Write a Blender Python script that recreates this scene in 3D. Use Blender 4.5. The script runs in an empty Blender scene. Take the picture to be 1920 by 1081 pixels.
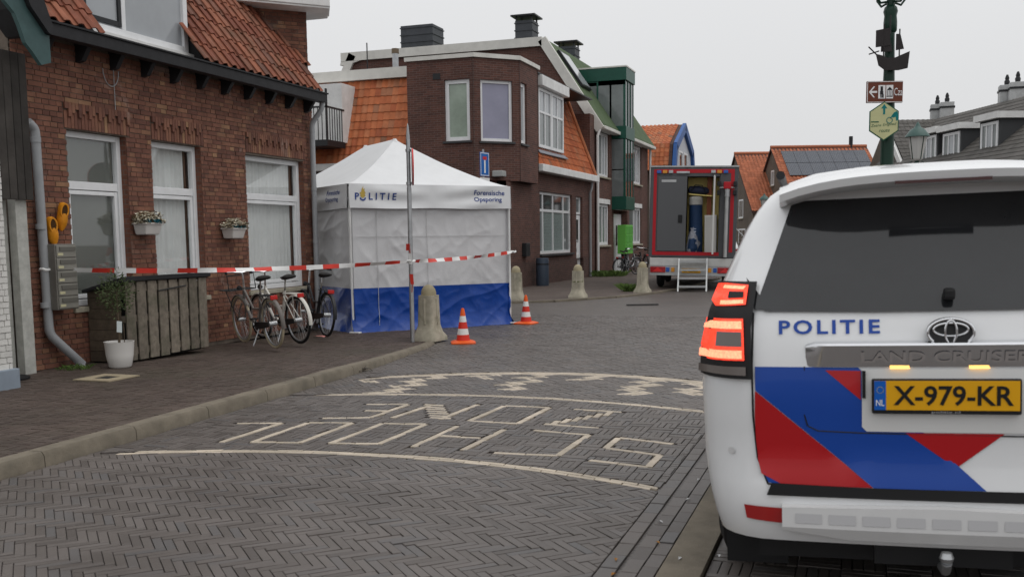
import bpy, bmesh, math, random
from mathutils import Vector, Matrix, noise
R = math.radians
scene = bpy.context.scene
col = scene.collection
rnd = random.Random(7)

# ---------------------------------------------------------------- camera
# world: Y runs along the street, X across it, the photographer stands at the origin
CAM_H, YAW, PITCH, ROLL = 1.55, R(19.3), math.atan(192 / 1867.0), -0.0128
FPX, PPX, PPY = 1867.0, 960.0, 640.0
cam_data = bpy.data.cameras.new('camera')
cam = bpy.data.objects.new('camera', cam_data)
col.objects.link(cam)
cam_data.sensor_width = 36.0
cam_data.sensor_fit = 'HORIZONTAL'
cam_data.lens = FPX / 1920 * 36
cam_data.shift_y = (PPY - 540.5) / 1920
cam_data.clip_start = 0.1
cam_data.clip_end = 3000
cam_data.dof.use_dof = True
cam_data.dof.focus_distance = 16.0
cam_data.dof.aperture_fstop = 5.6
cam.matrix_world = (Matrix.Translation((0, 0, CAM_H)) @ Matrix.Rotation(YAW, 4, 'Z')
                    @ Matrix.Rotation(R(90) - PITCH, 4, 'X') @ Matrix.Rotation(ROLL, 4, 'Z'))
scene.camera = cam

# ---------------------------------------------------------------- overcast sky and a weak, very soft sun
SUN_EL, SUN_AZ = R(66), R(95)
world = bpy.data.worlds.new('World')
scene.world = world
world.use_nodes = True
nt = world.node_tree
nt.nodes.clear()
w_out = nt.nodes.new('ShaderNodeOutputWorld')
w_bg = nt.nodes.new('ShaderNodeBackground')
w_sky = nt.nodes.new('ShaderNodeTexSky')
w_sky.sky_type = 'NISHITA'
w_sky.sun_disc = False
w_sky.sun_elevation = SUN_EL
w_sky.sun_rotation = SUN_AZ
w_sky.air_density = 1.0
w_sky.dust_density = 4.0
w_sc = nt.nodes.new('ShaderNodeVectorMath'); w_sc.operation = 'SCALE'; w_sc.inputs['Scale'].default_value = 0.05
w_tc = nt.nodes.new('ShaderNodeTexCoord')
w_sep = nt.nodes.new('ShaderNodeSeparateXYZ')
w_map = nt.nodes.new('ShaderNodeMapRange')          # overcast luminance grows towards the zenith
w_map.inputs['From Min'].default_value = 0.0; w_map.inputs['From Max'].default_value = 1.0
w_map.inputs['To Min'].default_value = 0.74; w_map.inputs['To Max'].default_value = 1.2
w_nz = nt.nodes.new('ShaderNodeTexNoise'); w_nz.inputs['Scale'].default_value = 1.6; w_nz.inputs['Detail'].default_value = 4
w_nm = nt.nodes.new('ShaderNodeMapRange'); w_nm.inputs['To Min'].default_value = 0.965; w_nm.inputs['To Max'].default_value = 1.035
w_mul = nt.nodes.new('ShaderNodeMath'); w_mul.operation = 'MULTIPLY'
w_cl = nt.nodes.new('ShaderNodeVectorMath'); w_cl.operation = 'SCALE'
w_cl.inputs[0].default_value = (0.985, 0.99, 1.0)
w_mix = nt.nodes.new('ShaderNodeMix'); w_mix.data_type = 'RGBA'; w_mix.inputs['Factor'].default_value = 0.92
L = nt.links.new
L(w_tc.outputs['Generated'], w_sep.inputs[0]); L(w_sep.outputs['Z'], w_map.inputs['Value'])
L(w_tc.outputs['Generated'], w_nz.inputs['Vector']); L(w_nz.outputs['Fac'], w_nm.inputs['Value'])
L(w_map.outputs[0], w_mul.inputs[0]); L(w_nm.outputs[0], w_mul.inputs[1]); L(w_mul.outputs[0], w_cl.inputs['Scale'])
L(w_sky.outputs[0], w_sc.inputs[0]); L(w_sc.outputs[0], w_mix.inputs['A']); L(w_cl.outputs[0], w_mix.inputs['B'])
L(w_mix.outputs['Result'], w_bg.inputs['Color']); L(w_bg.outputs[0], w_out.inputs[0])
w_bg.inputs['Strength'].default_value = 1.0

sun_data = bpy.data.lights.new('sun', 'SUN')
sun_data.energy = 0.8
sun_data.angle = R(50)
sun_data.color = (1.0, 0.97, 0.93)
sun = bpy.data.objects.new('sun', sun_data)
col.objects.link(sun)
sun.rotation_euler = (R(90) - SUN_EL, 0, R(180) - SUN_AZ)
scene.view_settings.view_transform = 'Standard'
scene.view_settings.look = 'None'
scene.view_settings.exposure = 0.0
scene.view_settings.gamma = 1.0
scene.render.resolution_x, scene.render.resolution_y = 1024, 576

# ---------------------------------------------------------------- pixel rays (photo 1920 x 1081) to points
def ray(px, py):
    x, y = (px - PPX) / FPX, -(py - PPY) / FPX
    ca, sa = math.cos(ROLL), math.sin(ROLL)
    x, y = x * ca - y * sa, x * sa + y * ca
    d = (x, math.cos(PITCH) + y * math.sin(PITCH), -math.sin(PITCH) + y * math.cos(PITCH))
    c, s = math.cos(YAW), math.sin(YAW)
    return Vector((c * d[0] - s * d[1], s * d[0] + c * d[1], d[2]))
EYE = Vector((0, 0, CAM_H))
def onground(px, py, z=0.0):
    d = ray(px, py); return EYE + d * ((z - CAM_H) / d.z)
def onX(px, py, X):
    d = ray(px, py); return EYE + d * (X / d.x)
def onY(px, py, Y):
    d = ray(px, py); return EYE + d * (Y / d.y)

# ---------------------------------------------------------------- materials
def lin(c):
    return tuple((x / 12.92 if x <= 0.04045 else ((x + 0.055) / 1.055) ** 2.4) for x in c)
MATS = {}
def mat(name, c, rough=0.6, metal=0.0, var=0.0, scale=4.0, bump=0.0, bscale=40.0, rv=0.0, coat=0.0, emit=0.0,
        ramp=None, brick=None, spec=0.5, stain=None, rvar=0.0, ramp_in=None):
    """procedural Principled material; c linear base colour; var = noise value variation; rv = variation per piece;
    ramp = list of colours picked per piece; brick = (width, height, mortar colour, second colour)"""
    if name in MATS:
        return MATS[name]
    m = bpy.data.materials.new(name); m.use_nodes = True
    t = m.node_tree; N = t.nodes.new; K = t.links.new
    b = t.nodes['Principled BSDF']
    b.inputs['Roughness'].default_value = rough
    b.inputs['Metallic'].default_value = metal
    b.inputs['Specular IOR Level'].default_value = spec if (rough < 0.35 or spec != 0.5) else 0.28
    if coat:
        b.inputs['Coat Weight'].default_value = coat; b.inputs['Coat Roughness'].default_value = 0.04
    rgb = N('ShaderNodeRGB'); rgb.outputs[0].default_value = (*c, 1)
    out = rgb.outputs[0]
    tc = N('ShaderNodeTexCoord')
    geo = N('ShaderNodeNewGeometry')
    pos = geo.outputs['Position']
    piece = None
    if rv or ramp:
        oi = N('ShaderNodeObjectInfo')
        ad = N('ShaderNodeMath'); ad.operation = 'ADD'
        K(oi.outputs['Random'], ad.inputs[0]); K(geo.outputs['Random Per Island'], ad.inputs[1])
        wn = N('ShaderNodeTexWhiteNoise'); wn.noise_dimensions = '1D'
        K(ad.outputs[0], wn.inputs['W']); piece = wn
    if ramp:
        cr = N('ShaderNodeValToRGB'); cr.color_ramp.interpolation = 'LINEAR'
        e = cr.color_ramp.elements
        n = len(ramp)
        while len(e) < n: e.new(0.5)
        for i, cc in enumerate(ramp):
            e[i].position = cc[0]; e[i].color = (*cc[1], 1)
        K(piece.outputs['Value'], cr.inputs['Fac']); out = cr.outputs['Color']
    hgt = None
    if brick:
        bw, bh, mc, c2 = brick
        uv = N('ShaderNodeUVMap')
        bt = N('ShaderNodeTexBrick')
        bt.inputs['Scale'].default_value = 1.0
        bt.inputs['Brick Width'].default_value = bw; bt.inputs['Row Height'].default_value = bh
        bt.inputs['Mortar Size'].default_value = bh * 0.085; bt.inputs['Mortar Smooth'].default_value = 0.3
        bt.inputs['Color1'].default_value = (*c, 1); bt.inputs['Color2'].default_value = (*c2, 1)
        bt.inputs['Mortar'].default_value = (*mc, 1); bt.inputs['Bias'].default_value = -0.1
        K(uv.outputs[0], bt.inputs['Vector']); out = bt.outputs['Color']; hgt = bt.outputs['Fac']
    def scaled(color, fac_socket, lo, hi):
        mr = N('ShaderNodeMapRange'); mr.inputs['To Min'].default_value = lo; mr.inputs['To Max'].default_value = hi
        K(fac_socket, mr.inputs['Value'])
        vm = N('ShaderNodeVectorMath'); vm.operation = 'SCALE'
        K(color, vm.inputs[0]); K(mr.outputs[0], vm.inputs['Scale']); return vm.outputs[0]
    if rv:
        out = scaled(out, piece.outputs['Value'], 1 - rv, 1 + rv)
    if var:
        nz = N('ShaderNodeTexNoise'); nz.inputs['Scale'].default_value = scale; nz.inputs['Detail'].default_value = 6
        nz.inputs['Roughness'].default_value = 0.65
        K(pos, nz.inputs['Vector'])
        mr0 = N('ShaderNodeMapRange'); mr0.inputs['From Min'].default_value = 0.3; mr0.inputs['From Max'].default_value = 0.7
        K(nz.outputs['Fac'], mr0.inputs['Value'])
        out = scaled(out, mr0.outputs[0], 1 - var, 1 + var)
        if rvar:
            mr1 = N('ShaderNodeMapRange'); mr1.inputs['To Min'].default_value = rough - rvar; mr1.inputs['To Max'].default_value = rough + rvar
            K(mr0.outputs[0], mr1.inputs['Value']); K(mr1.outputs[0], b.inputs['Roughness'])
    for st1 in ([] if not stain else stain if isinstance(stain, list) else [stain]):
        sc, lo, hi, scol, amt = st1
        nz2 = N('ShaderNodeTexNoise'); nz2.inputs['Scale'].default_value = sc; nz2.inputs['Detail'].default_value = 8
        nz2.inputs['Roughness'].default_value = 0.6; nz2.inputs['Distortion'].default_value = 0.6
        K(pos, nz2.inputs['Vector'])
        mr2 = N('ShaderNodeMapRange'); mr2.inputs['From Min'].default_value = lo; mr2.inputs['From Max'].default_value = hi
        mr2.inputs['To Max'].default_value = amt
        K(nz2.outputs['Fac'], mr2.inputs['Value'])
        mx = N('ShaderNodeMix'); mx.data_type = 'RGBA'; mx.inputs['B'].default_value = (*scol, 1)
        K(mr2.outputs[0], mx.inputs['Factor']); K(out, mx.inputs['A']); out = mx.outputs['Result']
    K(out, b.inputs['Base Color'])
    if emit:
        K(out, b.inputs['Emission Color']); b.inputs['Emission Strength'].default_value = emit
    if bump or hgt:
        bp = N('ShaderNodeBump'); bp.inputs['Strength'].default_value = max(bump, 0.25) if not hgt else 0.5
        bp.inputs['Distance'].default_value = 0.01
        nb = N('ShaderNodeTexNoise'); nb.inputs['Scale'].default_value = bscale; nb.inputs['Detail'].default_value = 5
        K(pos, nb.inputs['Vector'])
        if hgt:
            sb = N('ShaderNodeMath'); sb.operation = 'SUBTRACT'
            K(nb.outputs['Fac'], sb.inputs[0]); K(hgt, sb.inputs[1]); K(sb.outputs[0], bp.inputs['Height'])
        else:
            bp.inputs['Strength'].default_value = bump
            K(nb.outputs['Fac'], bp.inputs['Height'])
        K(bp.outputs[0], b.inputs['Normal'])
    MATS[name] = m
    return m
def clear_glass(name, tint=(0.95, 0.96, 0.96), gloss=1.0):
    if name in MATS: return MATS[name]
    m = bpy.data.materials.new(name); m.use_nodes = True; t = m.node_tree; t.nodes.clear()
    N = t.nodes.new; K = t.links.new
    o = N('ShaderNodeOutputMaterial'); tr = N('ShaderNodeBsdfTransparent'); gl = N('ShaderNodeBsdfGlossy')
    gl.inputs['Roughness'].default_value = 0.02; gl.inputs['Color'].default_value = (gloss, gloss, gloss, 1)
    tr.inputs['Color'].default_value = (*tint, 1)
    lw = N('ShaderNodeLayerWeight'); pw = N('ShaderNodeMath'); pw.operation = 'POWER'; pw.inputs[1].default_value = 4.0
    fr = N('ShaderNodeMapRange'); fr.inputs['To Min'].default_value = 0.045
    K(lw.outputs['Facing'], pw.inputs[0]); K(pw.outputs[0], fr.inputs['Value'])
    mx = N('ShaderNodeMixShader'); K(fr.outputs[0], mx.inputs[0]); K(tr.outputs[0], mx.inputs[1]); K(gl.outputs[0], mx.inputs[2])
    K(mx.outputs[0], o.inputs[0]); MATS[name] = m; return m

# ---------------------------------------------------------------- mesh collecting
class Frame:
    """a wall plane: origin, horizontal direction u, outward normal n; z stays world up"""
    def __init__(s, o, u, n): s.o, s.u, s.n = Vector(o), Vector(u).normalized(), Vector(n).normalized()
    def p(s, u, d, z): return s.o + s.u * u + s.n * d + Vector((0, 0, z))
WORLDC = set()
class MB:
    def __init__(s): s.v, s.f, s.m = [], [], []
    def add(s, vs, fs, m=0):
        k = len(s.v); s.v += [tuple(v) for v in vs]
        for f in fs: s.f.append([i + k for i in f]); s.m.append(m)
        return s
    def hexa(s, p, m=0):
        return s.add(p, [(0, 3, 2, 1), (4, 5, 6, 7), (0, 1, 5, 4), (1, 2, 6, 5), (2, 3, 7, 6), (3, 0, 4, 7)], m)
    def box(s, x0, x1, y0, y1, z0, z1, m=0):
        return s.hexa([(x0, y0, z0), (x1, y0, z0), (x1, y1, z0), (x0, y1, z0), (x0, y0, z1), (x1, y0, z1), (x1, y1, z1), (x0, y1, z1)], m)
    def fbox(s, fr, u0, u1, d0, d1, z0, z1, m=0):
        P = fr.p
        return s.hexa([P(u0, d1, z0), P(u1, d1, z0), P(u1, d0, z0), P(u0, d0, z0), P(u0, d1, z1), P(u1, d1, z1), P(u1, d0, z1), P(u0, d0, z1)], m)
    def bar(s, a, b, w, h, up=(0, 0, 1), m=0):
        a, b = Vector(a), Vector(b); d = (b - a).normalized(); up = Vector(up)
        if abs(d.dot(up)) > 0.98: up = Vector((1, 0, 0))
        x = d.cross(up).normalized() * (w / 2); y = x.cross(d).normalized() * (h / 2)
        return s.hexa([a - x - y, a + x - y, b + x - y, b - x - y, a - x + y, a + x + y, b + x + y, b - x + y], m)
    def prism(s, poly, vec, m=0):
        n = len(poly); vec = Vector(vec); a = [Vector(p) for p in poly]
        return s.add(a + [p + vec for p in a], [list(range(n))[::-1], list(range(n, 2 * n))] + [(i, (i + 1) % n, n + (i + 1) % n, n + i) for i in range(n)], m)
    def tube(s, pts, r, n=8, m=0, closed=False):
        pts = [Vector(p) for p in pts]; k = len(pts); rings = []
        prev = None
        for i, p in enumerate(pts):
            if closed: d = pts[(i + 1) % k] - pts[i - 1]
            else: d = pts[min(i + 1, k - 1)] - pts[max(i - 1, 0)]
            d.normalize()
            if prev is None:
                x = d.orthogonal().normalized()
            else:
                x = (prev - d * prev.dot(d)).normalized()
            prev = x; y = d.cross(x)
            rr = r[i] if isinstance(r, (list, tuple)) else r
            rings.append([p + (x * math.cos(2 * math.pi * j / n) + y * math.sin(2 * math.pi * j / n)) * rr for j in range(n)])
        return s.loft(rings, m, cap=not closed, wrap=closed)
    def loft(s, rings, m=0, cap=True, wrap=False):
        n = len(rings[0]); k = len(rings); vs = [p for r in rings for p in r]; fs = []
        for i in range(k if wrap else k - 1):
            a, b = i * n, ((i + 1) % k) * n
            for j in range(n):
                fs.append((a + j, a + (j + 1) % n, b + (j + 1) % n, b + j))
        if cap:
            fs.append(list(range(n))[::-1]); fs.append(list(range((k - 1) * n, k * n)))
        return s.add(vs, fs, m)
    def lathe(s, prof, n=24, o=(0, 0, 0), m=0, sq=None):
        o = Vector(o); rings = []
        for i, (r, z) in enumerate(prof):
            ring = []
            for j in range(n):
                a = 2 * math.pi * j / n; cx, sx = math.cos(a), math.sin(a)
                q = 1.0
                if sq and sq[i]:
                    e = 2 + sq[i]; q = (abs(cx) ** e + abs(sx) ** e) ** (-1 / e)
                ring.append(o + Vector((r * q * cx, r * q * sx, z)))
            rings.append(ring)
        return s.loft(rings, m)
    def sheet(s, grid, m=0):
        k, n = len(grid), len(grid[0])
        return s.add([p for r in grid for p in r], [(i * n + j, i * n + j + 1, (i + 1) * n + j + 1, (i + 1) * n + j) for i in range(k - 1) for j in range(n - 1)], m)
    def mesh(s, name, mats, smooth=False):
        me = bpy.data.meshes.new(name); me.from_pydata(s.v, [], s.f)
        for mm in (mats if isinstance(mats, (list, tuple)) else [mats]): me.materials.append(mm)
        me.polygons.foreach_set('material_index', s.m)
        if smooth: me.polygons.foreach_set('use_smooth', [True] * len(s.f))
        uv = me.uv_layers.new(name='UVMap').data
        for p in me.polygons:
            n = p.normal
            if abs(n.z) > 0.97:
                for li in p.loop_indices:
                    q = me.vertices[me.loops[li].vertex_index].co; uv[li].uv = (q.x, q.y)
            else:
                t = Vector((-n.y, n.x, 0)).normalized(); b = n.cross(t)
                if abs(n.z) < 0.05: b = Vector((0, 0, 1))
                for li in p.loop_indices:
                    q = me.vertices[me.loops[li].vertex_index].co; uv[li].uv = (q.dot(t), q.dot(b))
        return me
    def build(s, name, mats, parent=None, smooth=False, bevel=0.0, label=None, cat=None, group=None, kind=None, angle=35):
        me = s.mesh(name, mats, smooth)
        if bevel or smooth:
            bm = bmesh.new(); bm.from_mesh(me)
            bmesh.ops.remove_doubles(bm, verts=bm.verts, dist=1e-5)
            bmesh.ops.recalc_face_normals(bm, faces=bm.faces)
            if bevel:
                es = [e for e in bm.edges if len(e.link_faces) == 2 and e.calc_face_angle(0) > R(30)]
                bmesh.ops.bevel(bm, geom=es, offset=bevel, segments=2, profile=0.6, affect='EDGES', clamp_overlap=True)
            if smooth:
                for e in bm.edges:
                    if len(e.link_faces) == 2 and e.calc_face_angle(0) > R(angle): e.smooth = False
                for f in bm.faces: f.smooth = True
            bm.to_mesh(me); bm.free()
        return link(name, me, parent, label, cat, group, kind)
def link(name, me, parent=None, label=None, cat=None, group=None, kind=None, loc=None):
    o = bpy.data.objects.new(name, me); col.objects.link(o)
    if loc is not None: o.location = loc
    if parent is not None:
        o.parent = parent
        if parent.name in WORLDC: o.matrix_parent_inverse = Matrix.Translation(-parent.location)
    return tag(o, label, cat, group, kind)
def tag(o, label=None, cat=None, group=None, kind=None):
    if label: o['label'] = label
    if cat: o['category'] = cat
    if group: o['group'] = group
    if kind: o['kind'] = kind
    return o
def thing(name, label, cat, loc=(0, 0, 0), rot=(0, 0, 0), group=None, worldc=False):
    """an Empty at the thing's base; worldc: its parts are given in world coordinates"""
    o = bpy.data.objects.new(name, None); col.objects.link(o); o.empty_display_size = 0.2
    o.location = loc; o.rotation_euler = rot
    if worldc: WORLDC.add(o.name)
    return tag(o, label, cat, group)
def copy_tree(o, parent=None):
    c = o.copy(); col.objects.link(c); c.parent = parent
    for ch in list(o.children): copy_tree(ch, c)
    return c
def text_mesh(s, height, width=None, depth=0.0, shear=0.0, bold=0.0, space=1.0):
    """flat letters as (verts, faces), lower left at the origin, x right, y up"""
    cu = bpy.data.curves.new('lettering', 'FONT'); cu.body = s; cu.size = 1; cu.extrude = 0; cu.offset = bold; cu.shear = shear
    cu.space_character = space; cu.resolution_u = 3
    ob = bpy.data.objects.new('lettering', cu); col.objects.link(ob)
    bpy.context.view_layer.update()
    me = bpy.data.meshes.new_from_object(ob.evaluated_get(bpy.context.evaluated_depsgraph_get()))
    vs = [v.co.copy() for v in me.vertices]; fs = [list(p.vertices) for p in me.polygons]
    bpy.data.objects.remove(ob); bpy.data.curves.remove(cu); bpy.data.meshes.remove(me)
    x0, x1 = min(v.x for v in vs), max(v.x for v in vs); y0, y1 = min(v.y for v in vs), max(v.y for v in vs)
    ky = height / (y1 - y0); kx = width / (x1 - x0) if width else ky
    return [((v.x - x0) * kx, (v.y - y0) * ky) for v in vs], fs, (x1 - x0) * kx
def lettering(name, s, fn, m, parent, height, width=None, centre=False, **kw):
    """fn maps (x, y) on the lettering's plane to a point"""
    vs, fs, w = text_mesh(s, height, width, **kw)
    off = -w / 2 if centre else 0
    return MB().add([fn(x + off, y) for x, y in vs], fs).build(name, m, parent)
def holes_wall(mb, fr, u0, u1, z0, z1, holes, th=0.3, m=0, reveal=0.2):
    us = sorted({u0, u1} | {h[i] for h in holes for i in (0, 1) if u0 < h[i] < u1})
    zs = sorted({z0, z1} | {h[i] for h in holes for i in (2, 3) if z0 < h[i] < z1})
    P = fr.p
    for a, b in zip(us, us[1:]):
        for c, d in zip(zs, zs[1:]):
            mu, mz = (a + b) / 2, (c + d) / 2
            if any(h[0] < mu < h[1] and h[2] < mz < h[3] for h in holes): continue
            mb.add([P(a, 0, c), P(b, 0, c), P(b, 0, d), P(a, 0, d)], [(0, 1, 2, 3)], m)
    for h in holes:
        a, b, c, d = max(h[0], u0), min(h[1], u1), max(h[2], z0), min(h[3], z1)
        for q in ([P(a, 0, c), P(a, 0, d), P(a, -reveal, d), P(a, -reveal, c)], [P(b, 0, d), P(b, 0, c), P(b, -reveal, c), P(b, -reveal, d)],
                  [P(a, 0, d), P(b, 0, d), P(b, -reveal, d), P(a, -reveal, d)], [P(b, 0, c), P(a, 0, c), P(a, -reveal, c), P(b, -reveal, c)]):
            mb.add(q, [(0, 1, 2, 3)], m)
    mb.add([P(u0, 0, z0), P(u0, 0, z1), P(u0, -th, z1), P(u0, -th, z0)], [(0, 1, 2, 3)], m)
    mb.add([P(u1, 0, z1), P(u1, 0, z0), P(u1, -th, z0), P(u1, -th, z1)], [(0, 1, 2, 3)], m)
    return mb
def window(parent, fr, u0, u1, z0, z1, vb=(), hb=(), d=-0.1, fw=0.07, bw=0.05, pane='glass_dark', frame=None, sill=None, sillm=None, name='window', glassd=None):
    """one window: frame with mullions (vb) and transoms (hb), each pane a sub-part; d = how deep the frame's face sits"""
    frame = frame or MATS['white_frame']
    mb = MB()
    mb.fbox(fr, u0, u0 + fw, d - .07, d, z0, z1); mb.fbox(fr, u1 - fw, u1, d - .07, d, z0, z1)
    mb.fbox(fr, u0 + fw, u1 - fw, d - .07, d - .003, z0, z0 + fw); mb.fbox(fr, u0 + fw, u1 - fw, d - .07, d - .003, z1 - fw, z1)
    for v in vb: mb.fbox(fr, v - bw / 2, v + bw / 2, d - .06, d - .008, z0 + fw, z1 - fw)
    us = [u0 + fw] + [x for v in vb for x in (v - bw / 2, v + bw / 2)] + [u1 - fw]
    zs = [z0 + fw] + [x for h in hb for x in (h - bw / 2, h + bw / 2)] + [z1 - fw]
    for h in hb:
        for a, b in zip(us[::2], us[1::2]): mb.fbox(fr, a, b, d - .06, d - .012, h - bw / 2, h + bw / 2)
    w = mb.build(name, frame, parent, bevel=0.006)
    k = 0
    for a, b in zip(us[::2], us[1::2]):
        for c, e in zip(zs[::2], zs[1::2]):
            pm = pane[k % len(pane)] if isinstance(pane, (list, tuple)) else pane
            k += 1
            MB().fbox(fr, a - .005, b + .005, d - .05, d - .042, c - .005, e + .005).build('pane', MATS[pm], w)
    if sill:
        MB().fbox(fr, u0 - .06, u1 + .06, d - .05, sill, z0 - .07, z0 - .004).build('sill', sillm or MATS['dark_sill'], w, bevel=.008)
    return w
# ---------------------------------------------------------------- shared materials
mat('white_frame', (.74, .75, .76), .35, var=.06, scale=6)
mat('white_paint', (.7, .7, .69), .5, var=.12, scale=3)
mat('cream_trim', (.62, .61, .57), .5, var=.12, scale=2)
mat('dark_sill', (.05, .05, .052), .5, var=.2)
mat('glass_dark', (.045, .05, .052), .04, var=.3, scale=.8)
mat('glass_grey', (.17, .19, .19), .05, var=.25, scale=.9)  # greyish base paints in reflected sky and net curtains
mat('glass_pale', (.36, .38, .4), .06, var=.12, scale=.8)
mat('glass_lilac', (.27, .27, .36), .06, var=.15, scale=.7)
mat('glass_green', (.3, .36, .3), .08, var=.15, scale=2)
mat('glass_blinds', (.2, .26, .25), .06, brick=(9.0, .05, (.07, .09, .09), (.2, .26, .25)))
mat('dark_metal', (.02, .021, .023), .45)
mat('black_wood', (.018, .018, .02), .6, var=.3, scale=8)
mat('grey_pvc', (.3, .31, .32), .45, var=.1)
mat('steel', (.42, .43, .44), .38, metal=.85, var=.15, scale=9)
mat('chrome', (.75, .76, .78), .12, metal=1.0)
mat('rubber', (.012, .012, .013), .75)
mat('concrete_kerb', (.17, .146, .112), .8, var=.25, scale=5, bump=.35, bscale=90, stain=(1.6, .5, .7, (.1, .09, .07), .6))
mat('concrete_pale', (.36, .33, .26), .85, var=.22, scale=6, bump=.4, bscale=70, stain=(3, .52, .72, (.15, .15, .1), .7))
mat('road_joint', (.022, .019, .017), .95)
ROADC = [(0, (.07, .059, .053)), (.2, (.088, .075, .067)), (.5, (.1, .086, .078)), (.8, (.112, .097, .089)), (1, (.084, .079, .078))]
mat('road_brick', (.1, .1, .1), .47, ramp=ROADC, var=.2, scale=1.1, bump=.22, bscale=160, rvar=.1, spec=.45, stain=(.5, .5, .7, (.058, .046, .038), .6))
mat('road_far', (.104, .089, .081), .47, spec=.45, brick=(.2, .05, (.03, .026, .023), (.084, .072, .065)), var=.16, scale=.9)
mat('white_brick', (.5, .44, .36), .6, ramp=[(0, (.36, .31, .245)), (1, (.5, .43, .345))], var=.15, scale=7, bump=.2, bscale=150)
mat('pavement_brick', (.1, .08, .07), .68, ramp=[(0, (.056, .041, .034)), (.5, (.072, .052, .043)), (1, (.086, .066, .056))], var=.22, scale=1.1, bump=.2, bscale=150, stain=(.7, .5, .7, (.06, .052, .036), .6))
mat('pavement_far', (.1, .077, .066), .7, brick=(.2, .05, (.035, .03, .026), (.085, .064, .055)), var=.2, scale=1.0)
mat('mortar', (.13, .105, .085), .9, var=.3, scale=9, stain=(1.2, .55, .7, (.05, .04, .035), .7))
HB = [(0, (.12, .053, .039)), (.22, (.152, .066, .046)), (.5, (.178, .078, .053)), (.72, (.196, .088, .058)), (.91, (.21, .1, .064)), (.97, (.24, .125, .074)), (1, (.3, .175, .098))]
mat('house_brick', (.2, .08, .05), .82, ramp=HB, var=.24, scale=5, bump=.4, bscale=120, stain=[(.9, .56, .78, (.075, .045, .035), .65), (1.7, .6, .74, (.36, .31, .27), .5)])
mat('house_brick_far', (.19, .078, .05), .85, brick=(.22, .0625, (.13, .1, .085), (.12, .05, .034)), var=.2, scale=1.5)
mat('white_masonry', (.62, .61, .58), .75, var=.1, scale=5, bump=.35, bscale=60, rv=.06)
mat('brown_brick', (.118, .052, .04), .82, brick=(.22, .066, (.15, .115, .1), (.072, .035, .029)), var=.2, scale=1.1)
mat('brown_brick_dark', (.09, .045, .038), .82, brick=(.22, .066, (.13, .105, .09), (.06, .033, .028)), var=.2, scale=1.1)
mat('drab_brick', (.12, .095, .072), .85, brick=(.22, .066, (.17, .15, .13), (.1, .08, .062)), var=.2, scale=.8)
mat('roof_tile', (.35, .12, .06), .7, ramp=[(0, (.16, .05, .03)), (.3, (.22, .074, .042)), (.6, (.27, .1, .056)), (.85, (.18, .075, .048)), (1, (.11, .058, .044))], var=.3, scale=4, bump=.3, bscale=60, stain=(2.2, .52, .72, (.09, .06, .035), .7))
mat('orange_tile', (.42, .14, .06), .7, ramp=[(0, (.34, .09, .036)), (.5, (.45, .135, .05)), (.88, (.4, .15, .07)), (1, (.2, .1, .06))], var=.2, scale=3, stain=(1.5, .58, .75, (.12, .06, .04), .7))
mat('dark_tile', (.085, .08, .075), .65, ramp=[(0, (.07, .066, .06)), (1, (.1, .093, .086))], var=.2, scale=2)
mat('green_felt', (.075, .11, .055), .85, var=.18, scale=3, bump=.2, bscale=90)
mat('green_frame', (.012, .075, .052), .4, var=.12)
mat('green_paint', (.16, .5, .09), .45)
mat('teal_paint', (.05, .095, .095), .5, var=.15, scale=6)
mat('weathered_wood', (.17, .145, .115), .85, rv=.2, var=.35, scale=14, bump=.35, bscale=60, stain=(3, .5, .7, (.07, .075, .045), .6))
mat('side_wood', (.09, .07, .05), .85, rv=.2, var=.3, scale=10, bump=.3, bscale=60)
mat('curtain', (.8, .8, .79), .8, var=.06)
mat('room_dark', (.02, .02, .02), .9)
mat('window_film', (.15, .155, .138), .25, var=.12, scale=1.4)
clear_glass('clear_glass')
mat('blue_paint', (.03, .1, .3), .5, var=.1)
mat('leaf', (.06, .085, .03), .6, rv=.4)
mat('grass', (.08, .13, .03), .7, rv=.4)

# ---------------------------------------------------------------- ground and paving
def put(name, mb, m, **kw):
    o = mb.build(name, m, **kw); o['kind'] = 'structure'; return o
mb = MB(); mb.add([(-900, -300, -.06), (900, -300, -.06), (900, 1500, -.06), (-900, 1500, -.06)], [(0, 1, 2, 3)])
put('ground', mb, MATS['pavement_far'])

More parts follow.
